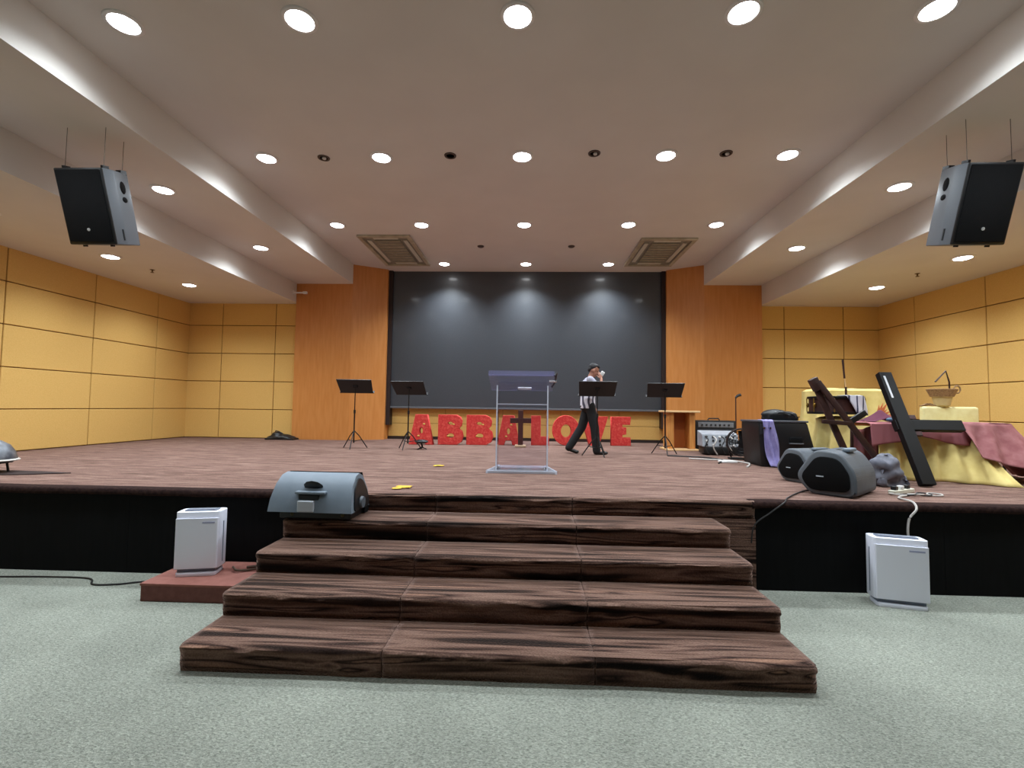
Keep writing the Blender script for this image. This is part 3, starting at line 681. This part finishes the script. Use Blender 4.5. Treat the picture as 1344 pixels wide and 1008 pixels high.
# ================================================================== RIGHT-HAND CLUTTER
# ---- combo amplifier
t = thing('guitar_amplifier', 'black combo guitar amplifier at the foot of the right pilaster', 'amplifier', (3.98, 10.3, ZS), (0, 0, -.12))
MB().box(-.42, .42, 0, .34, .03, .64, bev=.025).build('cabinet', BLACK, t, 40)
MB().box(-.36, .36, -.012, .01, .06, .46, bev=.008).build('grille', mat('dark_grille_cloth', '1e1e22', .8, col2='2a2a2f', nscale=160), t)
MB().box(-.36, .36, -.014, .01, .49, .60, bev=.006).build('control_panel', mat('grey_control_panel', '77777a', .4), t)
for k in range(7): MB().lathe([(.018, 0), (.016, .025), (0, .026)], 12, mtx=Matrix.Translation((-.28+.09*k, -.014, .545)) @ Matrix.Rotation(PI/2, 4, 'X')).build('knob', BLACK, t, True)
MB().tube([(-.12, .17, .64), (-.1, .17, .68), (.1, .17, .68), (.12, .17, .64)], .014).build('carry_handle', BLACK, t, True)
for x in (-.35, .35):
    for y in (.05, .29): MB().lathe([(.02, 0), (.02, .03)], 10, mtx=Matrix.Translation((x, y, 0))).build('rubber_foot', BLACK, t)
# ---- microphone stand
P = at_y(966, 560, 9.75)
t = thing('microphone_stand', 'thin dark microphone stand behind the silver mixer', 'microphone stand', (P.x, 9.75, ZS))
MB().lathe([(.13, 0), (.13, .015), (.03, .03), (0, .03)], 20).build('base', BLACKM, t, True)
MB().tube([(0, 0, .02), (0, 0, 1.12)], .012).build('pole', BROWNWOOD, t, True)
MB().tube([(0, 0, 1.12), (.04, 0, 1.16), (.10, 0, 1.18)], [.022, .026, .03]).build('microphone', BLACK, t, True)
# ---- silver mixer bundle
t = thing('audio_mixer', 'silver-grey audio mixer on a black case before the amplifier', 'mixer', (3.62, 9.25, ZS), (0, 0, -.1))
MB().box(-.28, .42, -.05, .35, .02, .16, bev=.02).build('case', BLACK, t, 40)
MB().prism([(-.05, .16), (.36, .16), (.36, .46), (-.0, .40)], -.3, .36, 'x', bev=.012).build('mixer_body', mat('silver_grey_body', '8b9098', .45, col2='a2a6ad', nscale=12), t)
for i in range(5):
    for j in range(3):
        MB().lathe([(.022, 0), (.018, .03), (0, .031)], 10, mtx=Matrix.Translation((-.22+.12*i, -.035+.012*j, .2+.075*j)) @ Matrix.Rotation(PI/2-.15, 4, 'X')).build('knob', [BLACK, RINGM, BLACK][(i+j) % 3], t, True)
for k in range(4):
    MB().tube(smooth_path([(-.25+.15*k, -.04, .36), (-.22+.15*k, -.13, .30), (-.28+.15*k, -.16, .16), (-.2+.15*k, -.12, .02)]), .012, 6).build('patch_cable', [DARKCORD, GREYCORD][k % 2], t, True)
# ---- black round fan
t = thing('floor_fan', 'round black floor fan between the mixer and the big black speaker', 'fan', (3.74, 8.55, ZS), (0, 0, -.15))
fm_ = Matrix.Translation((0, 0, .30)) @ Matrix.Rotation(PI/2, 4, 'X')
MB().lathe([(.24, -.06), (.25, 0), (.24, .06), (.225, .06), (.232, 0), (.225, -.06), (.24, -.06)], 28, mtx=fm_, cap=False).build('housing', BLACK, t, True)
for r in (.06, .11, .16, .205): MB().tube([fm_ @ Vector((r*math.cos(a*PI/12), r*math.sin(a*PI/12), .06)) for a in range(24)], .005, 5, closed=True).build('guard_ring', BLACKM, t, True)
for k in range(8): MB().tube([fm_ @ Vector((.04*math.cos(k*PI/4), .04*math.sin(k*PI/4), .065)), fm_ @ Vector((.235*math.cos(k*PI/4), .235*math.sin(k*PI/4), .055))], .005, 5).build('guard_spoke', BLACKM, t)
MB().lathe([(.06, .03), (.06, .07), (0, .075)], 18, mtx=fm_).build('hub', BLACK, t, True)
for k in range(4):
    bm_ = fm_ @ Matrix.Rotation(k*PI/2, 4, 'Z') @ Matrix.Rotation(.5, 4, 'X'); MB().prism(rounded([(.03, -.03), (.2, -.08), (.21, .06), (.03, .03)], .03), -.003, .003, 'z', mtx=bm_).build('blade', mat('dark_blade', '23232a', .4), t)
MB().box(-.2, .2, -.1, .1, 0, .03, bev=.01).build('base', BLACK, t); MB().tube([(-.16, 0, .03), (-.2, 0, .15), (-.18, 0, .18)], .014).build('support', BLACKM, t); MB().tube([(.16, 0, .03), (.2, 0, .15), (.18, 0, .18)], .014).build('support', BLACKM, t)
tag(MB().box(-.13, .13, -.08, .08, 0, .03, bev=.006).build('white_box', RINGM, None, loc=tuple(at_z(955, 607, ZS)), rot=(0, 0, .1)), 'small flat white box on the stage before the fan', 'box')
# ---- big black wedge speaker
t = thing('wedge_speaker', 'big black wedge-sided floor speaker with a side handle', 'speaker', (3.93, 7.5, ZS))
MB().prism([(-.34, 0), (.50, 0), (.52, .10), (.36, .69), (-.38, .69), (-.38, .55)], 0, .6, 'y', bev=.02).build('cabinet', BLACK, t, 40)
MB().box(-.39, .38, -.01, .61, .685, .715, bev=.008).build('top_board', mat('grey_top_edge', '4a4c52', .4), t)
MB().box(.08, .30, -.012, .03, .35, .47, bev=.03, seg=3).build('handle_recess', GRILLE, t, 40)
MB().box(.08, .30, -.022, .0, .35, .372, bev=.008).build('handle_lip', mat('grey_handle_lip', '5a5c60', .4), t)
MB().prism([(.515, .1), (.375, .66), (.385, .665), (.53, .105)], .04, .56, 'y').build('grille', GRILLE, t)
MB().box(-.36, -.16, -.014, .0, .5, .66, bev=.004).build('control_panel', mat('dark_panel', '2b2b30', .35), t)
for k in range(3): MB().lathe([(.02, 0), (.016, .03), (0, .03)], 10, mtx=Matrix.Translation((-.31+.05*k, -.014, .6)) @ Matrix.Rotation(PI/2, 4, 'X')).build('knob', CHROME, t, True)
# lavender cloth over its corner
def lav(u, v):
    x = 3.58+.20*u+.05*v+.015*math.sin(v*7+u*4); fold = .018*math.sin(u*14)
    if v < .12: return (x, 7.60-.9*v, ZS+.725+fold*.2)
    k = (v-.12)/.88
    return (x+.04*k, 7.47-.03*k-.10*max(0, k-.8)*3+fold, ZS+.72-.705*min(1, k*1.02)+.004)
tag(thick(MB().grid(lav, 14, 22).build('lavender_cloth', mat('lavender_cloth', '7f78ad', .85, col2='938cbd', nscale=12), None, True), .004), 'lavender cloth hanging down the front of the wedge-sided speaker', 'cloth')
t = thing('black_backpack', 'soft black bag lying on top of the wedge-sided speaker', 'bag', (4.06, 7.85, ZS+.716))
b = MB(); b.ball((-.08, 0, .09), (.22, .16, .09)); b.ball((.13, .02, .075), (.15, .14, .075)); b.box(-.24, .24, -.12, .14, 0, .06)
link('bag_body', remesh(b, .018), t, True).data.materials.append(BLACK)
MB().tube(smooth_path([(-.2, -.1, .08), (-.05, -.15, .13), (.12, -.13, .1), (.2, -.1, .03)]), .012, 6).build('strap', mat('dark_panel', '2b2b30', .35), t, True)

# ---- cloth helpers
def cover(x0, x1, y0, y1, z0, z1, seed, flare=.12, folds=9, round_=.18):
    """one sheet thrown over a box: flat top, rounded shoulders, folded skirt"""
    cx, cy, hx, hy = (x0+x1)/2, (y0+y1)/2, (x1-x0)/2, (y1-y0)/2
    def fn(u, v):
        a = 2*PI*u; n = 5
        ca, sa = math.cos(a), math.sin(a); k = (abs(ca)**n+abs(sa)**n)**(-1/n)
        if v < .35:
            f = v/.35; r = f*.97; z = z1-(.03*f**6)+.012*noise.noise((r*ca*3, r*sa*3, seed)); ex = 0
        else:
            f = (v-.35)/.65; r = 1; z = z1-.03-(z1-.03-z0)*f
            ex = (flare*f**1.3)*(1+.5*noise.noise((ca*1.5, sa*1.5, seed)))+.05*min(1, f*2)*math.sin(folds*a+2*noise.noise((ca*2, sa*2, seed+4)))
        return (cx+(hx*r+ex*.9)*k*ca, cy+(hy*r+ex*.9)*k*sa, z)
    return MB().grid(fn, 96, 26, wrap=True)
# covered drum pile in the corner
tag(thick(cover(4.72, 5.8, 7.4, 8.15, ZS+.01, 1.62, 1.3).build('cloth_cover', YCLOTH, None, True), .006), 'pale yellow dust cloth over low bulky object behind the easel', 'cloth cover', 'yellow dust cloths')
tag(thick(cover(5.25, 6.45, 8.65, 9.5, ZS+.01, 2.12, 5.1).build('cloth_cover', YCLOTH, None, True), .006), 'taller pale yellow dust cloth mound behind the drum, near the corner', 'cloth cover', 'yellow dust cloths')
# drum
t = thing('drum', 'dark brown drum with black hoops lying on the yellow cloth', 'drum', (4.86, 7.72, 1.655))
MB().lathe([(.36, .03), (.36, .25)], 36).build('shell', BROWNWOOD, t, 40)
for z in (0, .24): MB().lathe([(.37, z), (.385, z+.005), (.385, z+.035), (.37, z+.04), (.355, z+.02), (.37, z)], 36, cap=False).build('hoop', BLACKM, t, 40)
MB().lathe([(.36, .255), (0, .262)], 36).build('drum_head', mat('black_drum_head', '26221f', .6), t)
for k in range(8):
    a = k*PI/4+.2; MB().tube([(.385*math.cos(a), .385*math.sin(a), .03), (.385*math.cos(a), .385*math.sin(a), .25)], .008, 6).build('tension_rod', mat('old_gold', '8f6f2c', .35, metal=.6), t)
    MB().ball((.375*math.cos(a), .375*math.sin(a), .14), (.022, .022, .04)).build('lug', MATS['old_gold'], t, True)
def towel(u, v):
    a = math.radians(-112+42*u+34*v)          # slides down round the front of the drum
    if v < .3: r = .15+.25*(v/.3); return (r*math.cos(a), r*math.sin(a), .290+.004*math.sin(u*9))
    k = (v-.3)/.7
    return ((.402+.012*math.sin(u*8)*k)*math.cos(a), (.402+.012*math.sin(u*8)*k)*math.sin(a), .288-.30*k)
o = thick(MB().grid(towel, 16, 24).build('striped_towel', striped('navy_white_stripes', [(0, 'c7cbd6'), (.5, '2d3350'), (.72, 'c7cbd6')], 0, .12), None, True), .005)
o.location = (4.86, 7.72, 1.655); tag(o, 'white and navy striped towel thrown over the drum', 'towel')
# upright stick behind
P = at_y(1110, 500, 8.5)
t = thing('flag_pole', 'thin dark stick rising behind the drum', 'stick', (P.x, 8.5, ZS))
MB().tube([(0, 0, 0), (.0, 0, 1.30)], .018).build('lower_rod', BROWNWOOD, t, True); MB().tube([(0, 0, 1.29), (-.02, 0, 1.46)], .010).build('ferrule', PALEWOOD, t, True); MB().tube([(-.02, 0, 1.45), (-.045, 0, 1.78)], .016).build('upper_rod', BROWNWOOD, t, True)

# ---- leaning wooden easel
YE = 6.02
def E(u, v, y=YE): return at_y(u, v, y)
base = E(1108, 590); t = thing('wooden_easel', 'dark brown folding wooden easel leaning beside the cross', 'easel', (4.0, YE, ZS))
L = lambda p: Vector(p)-Vector((4.0, YE, ZS))
def extend(a, b): k = (ZS+.0-a.z)/(b.z-a.z); return a+(b-a)*k
def plank(a, b, wd, th, m, name):
    a, b = Vector(a), Vector(b); d = (b-a); ln = d.length; d.normalize()
    side = d.cross(Vector((0, 1, 0))).normalized(); n = side.cross(d)
    mt = Matrix((side, n, d)).transposed().to_4x4(); mt.translation = a
    return MB().box(-wd/2, wd/2, -th/2, th/2, 0, ln, bev=.006, mtx=mt).build(name, m, t, 40)
a1, b1 = E(1068, 501), E(1108, 590); plank(L(a1), L(extend(a1, b1)), .075, .035, BROWNWOOD, 'leg')
a2, b2 = E(1073, 501, YE-.04), E(1143, 592, YE-.04); plank(L(a2), L(extend(a2, b2)), .07, .035, BROWNWOOD, 'leg')
plank(L(E(1066, 497, YE-.02)), L(E(1074, 512, YE-.02)), .10, .07, BROWNWOOD, 'hinge_block')
plank(L(E(1079, 553, YE-.06)), L(E(1116, 556, YE-.06)), .05, .03, BROWNWOOD, 'crossbar')
a3, b3 = E(1118, 556, YE+.05), E(1118, 592, YE+.05); plank(L(a3), L(extend(a3, b3)), .03, .03, BROWNWOOD, 'rear_leg')
plank(L(E(1112, 556, YE-.02)), L(E(1136, 541, YE-.02)), .07, .04, BLACK, 'tray')

# ---- table with yellow cloth and pink runner
TX0, TX1, TY0, TY1, TZ = 4.55, 6.05, 6.35, 7.05, 1.55
t = thing('trestle_table', 'trestle table under the pale yellow tablecloth', 'table', ((TX0+TX1)/2, (TY0+TY1)/2, ZS))
MB().box(-.74, .74, -.33, .33, TZ-ZS-.04, TZ-ZS-.012, bev=.006).build('table_top', PINEWOOD, t)
for x in (-.68, .68):
    for y in (-.28, .28): MB().tube([(x, y, 0), (x, y, TZ-ZS-.04)], .018).build('leg', BLACKM, t, True)
def ycl(u, v):
    # front edge from left to right, then drop to the floor with a forward sweep at the right
    x = TX0-.02+(TX1-.25-TX0)*u
    if v < .3: return (x, TY1-(TY1-TY0+.02)*(v/.3), TZ-.004)
    f = (v-.3)/.7; sweep = .07+.50*max(0, (u-.45)/.55)**1.4
    fold = (.032+.008*u)*math.sin(u*34+1.5*noise.noise((u*3, f, 1)))*min(1, f*1.6)
    z = TZ-.004-(TZ-ZS-.012)*f
    return (x+.10*f*(u-.5)-.06*f*u, TY0-.025-sweep*f**1.7+fold, z)
tag(thick(MB().grid(ycl, 90, 26).build('tablecloth', YCLOTH, None, True), .004), 'pale yellow tablecloth hanging to the stage floor below the pink runner', 'tablecloth')
PINK = frosted('sheer_pink_cloth', 'a8656a', .9, .9)
def pnk(u, v):
    x = TX0-.16+(TX1-TX0+.2)*u
    drop = .10+.20*(.5+.5*noise.noise((u*2.2, 0, 9)))+.10*(u < .3)
    if v < .45: f = v/.45; return (x, TY1+.0-(TY1-TY0+.06)*f, TZ+.010+.006*noise.noise((x*4, f*4, 2)))
    f = (v-.45)/.55
    return (x, TY0-.065-.03*f+.022*math.sin(u*26)*f, TZ+.008-drop*f)
tag(thick(MB().grid(pnk, 80, 20).build('table_runner', PINK, None, True), .003), 'dusty pink sheer cloth spread over the tabletop behind the cross', 'tablecloth')
def swag(u, v):
    # pink sheet over the right table end: hangs short in front, to the floor at the side
    fx0, L1, L2, rc = 5.50, 0.52, .70, .10
    d = u*(L1+L2)
    if d < L1: px, py, nx, ny = fx0+d, TY0-.10, 0, -1
    else: px, py, nx, ny = TX1+.07, TY0-.10+(d-L1), 1, 0
    k = max(0, min(1, (d-L1+.25)/.5)); nx, ny = math.sin(k*PI/2), -math.cos(k*PI/2)
    if v < .25:
        f = v/.25; ix, iy = min(px, TX1-.2), TY1-.1 if d < L1 else py
        return (ix+(px-ix)*f, iy+(py-iy)*f, TZ+.026+.006*noise.noise((u*5, v*9, 3)))
    f = (v-.25)/.75
    bot = ZS+.36-.20*u/.43 if u < .43 else ZS+.02+.14*max(0, 1-(u-.43)/.12)
    ex = (.21+.30*k)*f**1.2*(1 if k < 1 else 1.25)+.045*min(1, f*2)*math.sin(u*32+2*f)
    return (px+nx*ex, py+ny*ex, TZ+.020-(TZ+.02-bot)*f)
tag(thick(MB().grid(swag, 70, 30).build('pink_drape', mat('dusty_pink_cloth', '905658', .9, col2='a56d6e', nscale=9, bump=.2), None, True), .004), 'large dusty pink drape falling over the right corner of the table', 'cloth')
def pile(u, v):
    a = 2*PI*u; r = v
    return (6.78+r*.5*math.cos(a), 6.2+r*.36*math.sin(a), ZS+.012+.10*(1-r**2)+.05*(1-r)*noise.noise((u*4, v*5, 8))+.02*math.sin(9*a)*(1-r))
tag(thick(MB().grid(pile, 40, 10, wrap=True).build('cloth_heap', MATS['dusty_pink_cloth'], None, True), .004), 'crumpled pink cloth heaped on the stage right of the table', 'cloth')
# small things on the left table end
def maroon(u, v):
    x = 4.62+.42*u; y = 6.55+.34*v
    return (x, y, TZ+.022+.17*max(0, 1-abs(u-.5)*2.2)*max(0, 1-abs(v-.5)*1.4)+.012*noise.noise((u*5, v*5, 1)))
tag(thick(MB().grid(maroon, 24, 18).build('maroon_cloth', mat('maroon_cloth', '5a1f38', .85), None, True), .004), 'peaked maroon cloth lying on the left end of the table', 'cloth')
tag(MB().ball((0, 0, .03), (.07, .05, .03)).build('blue_dish', mat('teal_blue', '2a5570', .4), None, True, loc=(4.80, 6.47, TZ+.02)), 'small dark blue dish before the peaked maroon cloth', 'dish')
t = thing('feather_spray', 'orange feather spray sticking up behind the maroon cloth', 'decoration', (4.96, 6.93, TZ+.022))
OF = mat('orange_feather', 'c9713f', .8)
for k in range(6):
    a = -.5+.28*k; L_ = .2+.04*(k % 3)
    MB().prism([(0, 0), (L_*.5, .025), (L_, .0), (L_*.5, -.02)], -.003, .003, 'y', mtx=Matrix.Translation((0, .01*k, .03)) @ Matrix.Rotation(-(PI/2-a*.9-.5), 4, 'Y')).build('feather', OF, t)
MB().tube([(0, .02, 0), (0, .02, .08)], .012).build('stem', BROWNWOOD, t)
def bluer(u, v): return (4.86+.05*u, 6.255-.018*v+.006*math.sin(v*9), 1.56-.40*v)
tag(thick(MB().grid(bluer, 4, 14).build('blue_ribbon', mat('blue_violet_ribbon', '5d64a0', .7), None, True), .003), 'blue-violet ribbon hanging before the pink cloth left of the cross', 'ribbon')
def purp(u, v): return (4.25+.36*u, 6.44+.05*math.sin(u*13)*(.3+v), 1.50-.62*v-.03*math.sin(u*5))
tag(thick(MB().grid(purp, 30, 14).build('purple_cloth', mat('purple_brown_cloth', '5b3040', .9, col2='774238', nscale=5), None, True), .004), 'purple-brown cloth hanging off the left end of the table', 'cloth')
# grey-violet cloth and striped bag behind the big monitor
b = MB(); b.ball((0, 0, .19), (.18, .14, .20)); b.ball((.12, .03, .1), (.12, .12, .11)); b.box(-.12, .2, -.1, .12, 0, .06)
me_ = remesh(b, .018)
for v in me_.vertices: v.co += v.normal*.05*noise.noise(v.co*9)+Vector((0, 0, .03*noise.noise(v.co*16)*(v.co.z > .05)))
o = link('cloth_bundle', me_, None, True, loc=(4.20, 5.78, ZS)); o.data.materials.append(mat('grey_violet_cloth', '74757f', .85, col2='5d5e69', nscale=9)); tag(o, 'grey-violet cloth bundle behind the large monitor', 'cloth')

# ---- leaning black cross
foot = at_z(1207, 637, ZS); top = Vector((foot.x+.03, 6.53, 2.17))
ln = (top-foot).length; ang = math.atan2(top.y-foot.y, top.z-foot.z)
t = thing('black_cross', 'large black wooden cross leaning back against the table', 'cross', (foot.x-.02, foot.y-.14, ZS+.02), (-ang*1.0, 0, 0))
MB().box(-.08, .08, -.04, .04, 0, ln+.02, bev=.006).build('upright', BLACKWOOD, t)
MB().box(-.09, .72, -.012, .066, .70, .84, bev=.006).build('crossbeam', BLACKWOOD, t)
MB().box(-.045, -.02, -.0425, -.039, ln-.36, ln-.04).build('painted_highlight', mat('pale_highlight', 'c9c9cd', .3), t)  # glossy highlight on the upright, painted as a pale strip
for z in (.66, .88): MB().box(.11, .19, .0, .05, z-.03, z+.03, bev=.006).build('wood_block', DARKWOOD, t)

# ---- covered chair and basket behind the table
t = thing('covered_chair', 'chair under a cream cover behind the table, only its back showing', 'chair', (6.76, 7.85, ZS))
CREAM = mat('cream_cover', 'e6dda8', .9, col2='dccf96', nscale=8, bump=.1)
MB().box(-.44, .44, .0, .10, .45, .97, bev=.04, seg=3).build('backrest_cover', CREAM, t, 40)
MB().box(-.44, .44, -.48, .05, .38, .48, bev=.03, seg=2).build('seat_cover', CREAM, t, 40)
for x in (-.38, .38):
    for y in (-.42, .05): MB().tube([(x, y, 0), (x, y, .4)], .02).build('leg', BLACKM, t)
t = thing('wicker_basket', 'small brown wicker basket with bent handle by the yellow wall', 'basket', (6.66, 7.90, ZS+.97))
WK = mat('brown_wicker', '7b5a3c', .8, col2='a5835c', nscale=40, stretch=(1, 1, 3), bump=.4)
MB().lathe([(.07, 0), (.10, .02), (.13, .16), (.11, .17), (0, .165)], 18).build('bowl', mat('pale_wicker', 'c2aa78', .8), t, 40)
MB().lathe([(.15, .16), (.20, .28), (.19, .285), (.14, .17), (.15, .16)], 20, cap=False).build('woven_rim', WK, t, 40)
MB().tube([(-.10, 0, .40), (.07, 0, .58), (.12, 0, .40), (.12, 0, .20)], .012).build('handle', BROWNWOOD, t, True)
MB().tube([(.24+.05*math.cos(k*PI/8), 0, .28+.06*math.sin(k*PI/8)) for k in range(16)], .012, 6, closed=True).build('side_ring', WK, t, True)
MB().tube([(.16, 0, .24), (.2, 0, .26)], .01).build('ring_tie', WK, t)
t = thing('dry_twigs', 'few dry twigs lying left of the wicker basket', 'twigs', (6.42, 7.9, ZS+.97))
for k in range(5): MB().tube([(-.12+.02*k, .01*k, .008), (-.02+.03*k, .01*k, .03+.02*(k % 2)), (.08+.02*k, 0, .015)], .007, 5).build('twig', WK, t)

# ================================================================== THE PERSON
t = thing('person', 'person in black trousers and pale patterned shirt walking across the stage, head bowed', 'person', (1.10, 9.05, ZS))
SKIN = mat('skin', 'a9755f', .55); HAIRM = mat('black_hair', '171215', .6)
TROU = mat('black_trousers', '0d0d10', .8); SHOE = mat('dark_shoe', '1c1714', .5)
hipL, kneeL, ankL = (0.02, .09, .92), (-.10, .09, .50), (-.34, .09, .13)
hipR, kneeR, ankR = (0.03, -.09, .92), (.12, -.10, .50), (.16, -.10, .09)
b = MB()
# head bowed forward, facing +x
hd = Matrix.Translation((.11, 0, 1.585)) @ Matrix.Rotation(math.radians(28), 4, 'Y')
def hb_(c, r): b.ball(hd @ Vector(c), r, mtx=hd.to_3x3().to_4x4())
hb_((-.01, 0, .03), (.098, .078, .105)); hb_((.03, 0, -.04), (.066, .06, .075)); hb_((.05, 0, -.085), (.04, .04, .03))
hb_((.10, 0, -.025), (.022, .014, .022)); hb_((.09, 0, .01), (.012, .012, .03))
for s in (-1, 1): hb_((-.005, s*.08, -.01), (.022, .012, .034)); hb_((.075, s*.03, .022), (.018, .02, .01))
hb_((.085, 0, -.06), (.016, .024, .008))
capsule(b, (.03, 0, 1.40), (.08, 0, 1.53), .058, .052)
b.ball((.02, 0, 1.28), (.12, .17, .17)); b.ball((.01, 0, 1.08), (.11, .15, .17)); b.ball((.0, 0, .95), (.115, .16, .12))
for h, k, a in ((hipL, kneeL, ankL), (hipR, kneeR, ankR)):
    capsule(b, h, k, .075, .052); capsule(b, k, a, .052, .036)
capsule(b, ankL, (-.25, .09, .05), .036, .03); capsule(b, ankR, (.27, -.10, .035), .036, .03)
# near arm raised to the face, far arm hanging
shR, elR, wrR = Vector((.02, -.19, 1.40)), Vector((.22, -.22, 1.20)), Vector((.245, -.075, 1.43))
shL, elL, wrL = Vector((.02, .19, 1.40)), Vector((.02, .23, 1.12)), Vector((.14, .22, .90))
for s, e, wv in ((shR, elR, wrR), (shL, elL, wrL)):
    capsule(b, s, e, .05, .038); capsule(b, e, wv, .037, .025)
def hand(mb, wr, d, across, nrm, curl):
    d, across, nrm = d.normalized(), across.normalized(), nrm.normalized()
    for k in range(5): mb.ball(wr+d*(.02+.015*k)+across*0, (.024, .024, .024))
    for k, (off, ln_) in enumerate(((-.027, .068), (-.009, .078), (.009, .072), (.026, .055))):
        p0 = wr+d*.075+across*off; p1 = p0+d*ln_*.5+nrm*curl*.2*ln_; p2 = p1+d*ln_*.32+nrm*curl*.6*ln_
        capsule(mb, wr+d*.03+across*off*.8, p0, .012, .0105, 3); capsule(mb, p0, p1, .0105, .0095, 3); capsule(mb, p1, p2, .0095, .008, 3)
    q0 = wr+d*.02-across*.025; q1 = q0+d*.03-across*.028; q2 = q1+d*.03-across*.004+nrm*.01
    capsule(mb, q0, q1, .013, .011, 3); capsule(mb, q1, q2, .011, .009, 3)
hand(b, wrR, Vector((-.25, .35, .9)), Vector((.9, .2, .2)), Vector((-.6, .4, .2)), .8)
hand(b, wrL, Vector((.35, 0, -.9)), Vector((.9, 0, .35)), Vector((0, -1, 0)), .6)
link('body', remesh(b, .0065, 3), t, True).data.materials.append(SKIN)
# hair
b = MB()
def hh_(c, r): b.ball(hd @ Vector(c), r, mtx=hd.to_3x3().to_4x4())
hh_((-.034, 0, .05), (.092, .082, .09)); hh_((.005, 0, .095), (.08, .07, .045)); hh_((-.075, 0, .0), (.04, .068, .07))
link('hair', remesh(b, .009, 3), t, True).data.materials.append(HAIRM)
for s in (-1, 1): MB().ball(hd @ Vector((.088, s*.03, .012)), (.007, .012, .005)).build('eye', HAIRM, t, True)
# shirt
b = MB()
b.ball((.015, 0, 1.29), (.145, .195, .165)); b.ball((.005, 0, 1.10), (.145, .185, .20)); b.ball((.0, 0, .98), (.145, .18, .14)); b.ball((.03, 0, 1.41), (.075, .10, .05))
b.lathe([(.165, .86), (.165, 1.0), (.15, 1.2)], 24, mtx=Matrix.Diagonal((.86, 1.12, 1, 1)))
for s, e in ((shR, elR), (shL, elL)): capsule(b, s, s+(e-s)*.72, .072, .062)
SH = bpy.data.materials.new('pale_patterned_shirt'); SH.use_nodes = True
nt = SH.node_tree; pb = nt.nodes['Principled BSDF']; pb.inputs['Roughness'].default_value = .85
tc = nt.nodes.new('ShaderNodeTexCoord'); sp = nt.nodes.new('ShaderNodeSeparateXYZ'); nt.links.new(tc.outputs['Object'], sp.inputs[0])
wv = nt.nodes.new('ShaderNodeTexWave'); wv.inputs['Scale'].default_value = 3.4; wv.inputs['Distortion'].default_value = 5; wv.inputs['Detail'].default_value = 1; wv.bands_direction = 'X'
nt.links.new(tc.outputs['Object'], wv.inputs['Vector'])
r1 = nt.nodes.new('ShaderNodeValToRGB'); r1.color_ramp.elements[0].position = .32; r1.color_ramp.elements[1].position = .42
r1.color_ramp.elements[0].color = lin('4d4b5c'); r1.color_ramp.elements[1].color = lin('dcdae6'); nt.links.new(wv.outputs[0], r1.inputs[0])
gt = nt.nodes.new('ShaderNodeMath'); gt.operation = 'GREATER_THAN'; gt.inputs[1].default_value = 1.12; nt.links.new(sp.outputs[2], gt.inputs[0])
mx = nt.nodes.new('ShaderNodeMix'); mx.data_type = 'RGBA'; nt.links.new(gt.outputs[0], mx.inputs[0]); nt.links.new(r1.outputs[0], mx.inputs[6]); mx.inputs[7].default_value = lin('aeacbd')
nt.links.new(mx.outputs[2], pb.inputs['Base Color'])
link('shirt', remesh(b, .012, 5), t, True).data.materials.append(SH)
# trousers
b = MB(); b.ball((.0, 0, .95), (.13, .17, .12)); b.ball((-.02, 0, .90), (.13, .165, .11))
for h, k, a in ((hipL, kneeL, ankL), (hipR, kneeR, ankR)):
    capsule(b, h, k, .10, .085); capsule(b, k, Vector(a)+Vector((0, 0, -.02)), .085, .075)
link('trousers', remesh(b, .012, 4), t, True).data.materials.append(TROU)
for nm, a, b_ in (('shoe', Vector((-.37, .09, .10)), Vector((-.22, .09, .035))), ('shoe', Vector((.14, -.10, .045)), Vector((.30, -.10, .035)))):
    m_ = MB(); capsule(m_, a, b_, .045, .036); m_.ball(b_+Vector((.02, 0, -.002)), (.055, .045, .032)); link(nm, remesh(m_, .009, 3), t, True).data.materials.append(SHOE)
tag(MB().box(-.035, .035, -.02, .02, -.045, .045, bev=.012).build('tissue', mat('white_tissue', 'f0efee', .8), None, True, loc=(1.10+.265, 9.0, ZS+1.525), rot=(.2, .5, .1)), 'white tissue held to the face of the walking person', 'tissue')
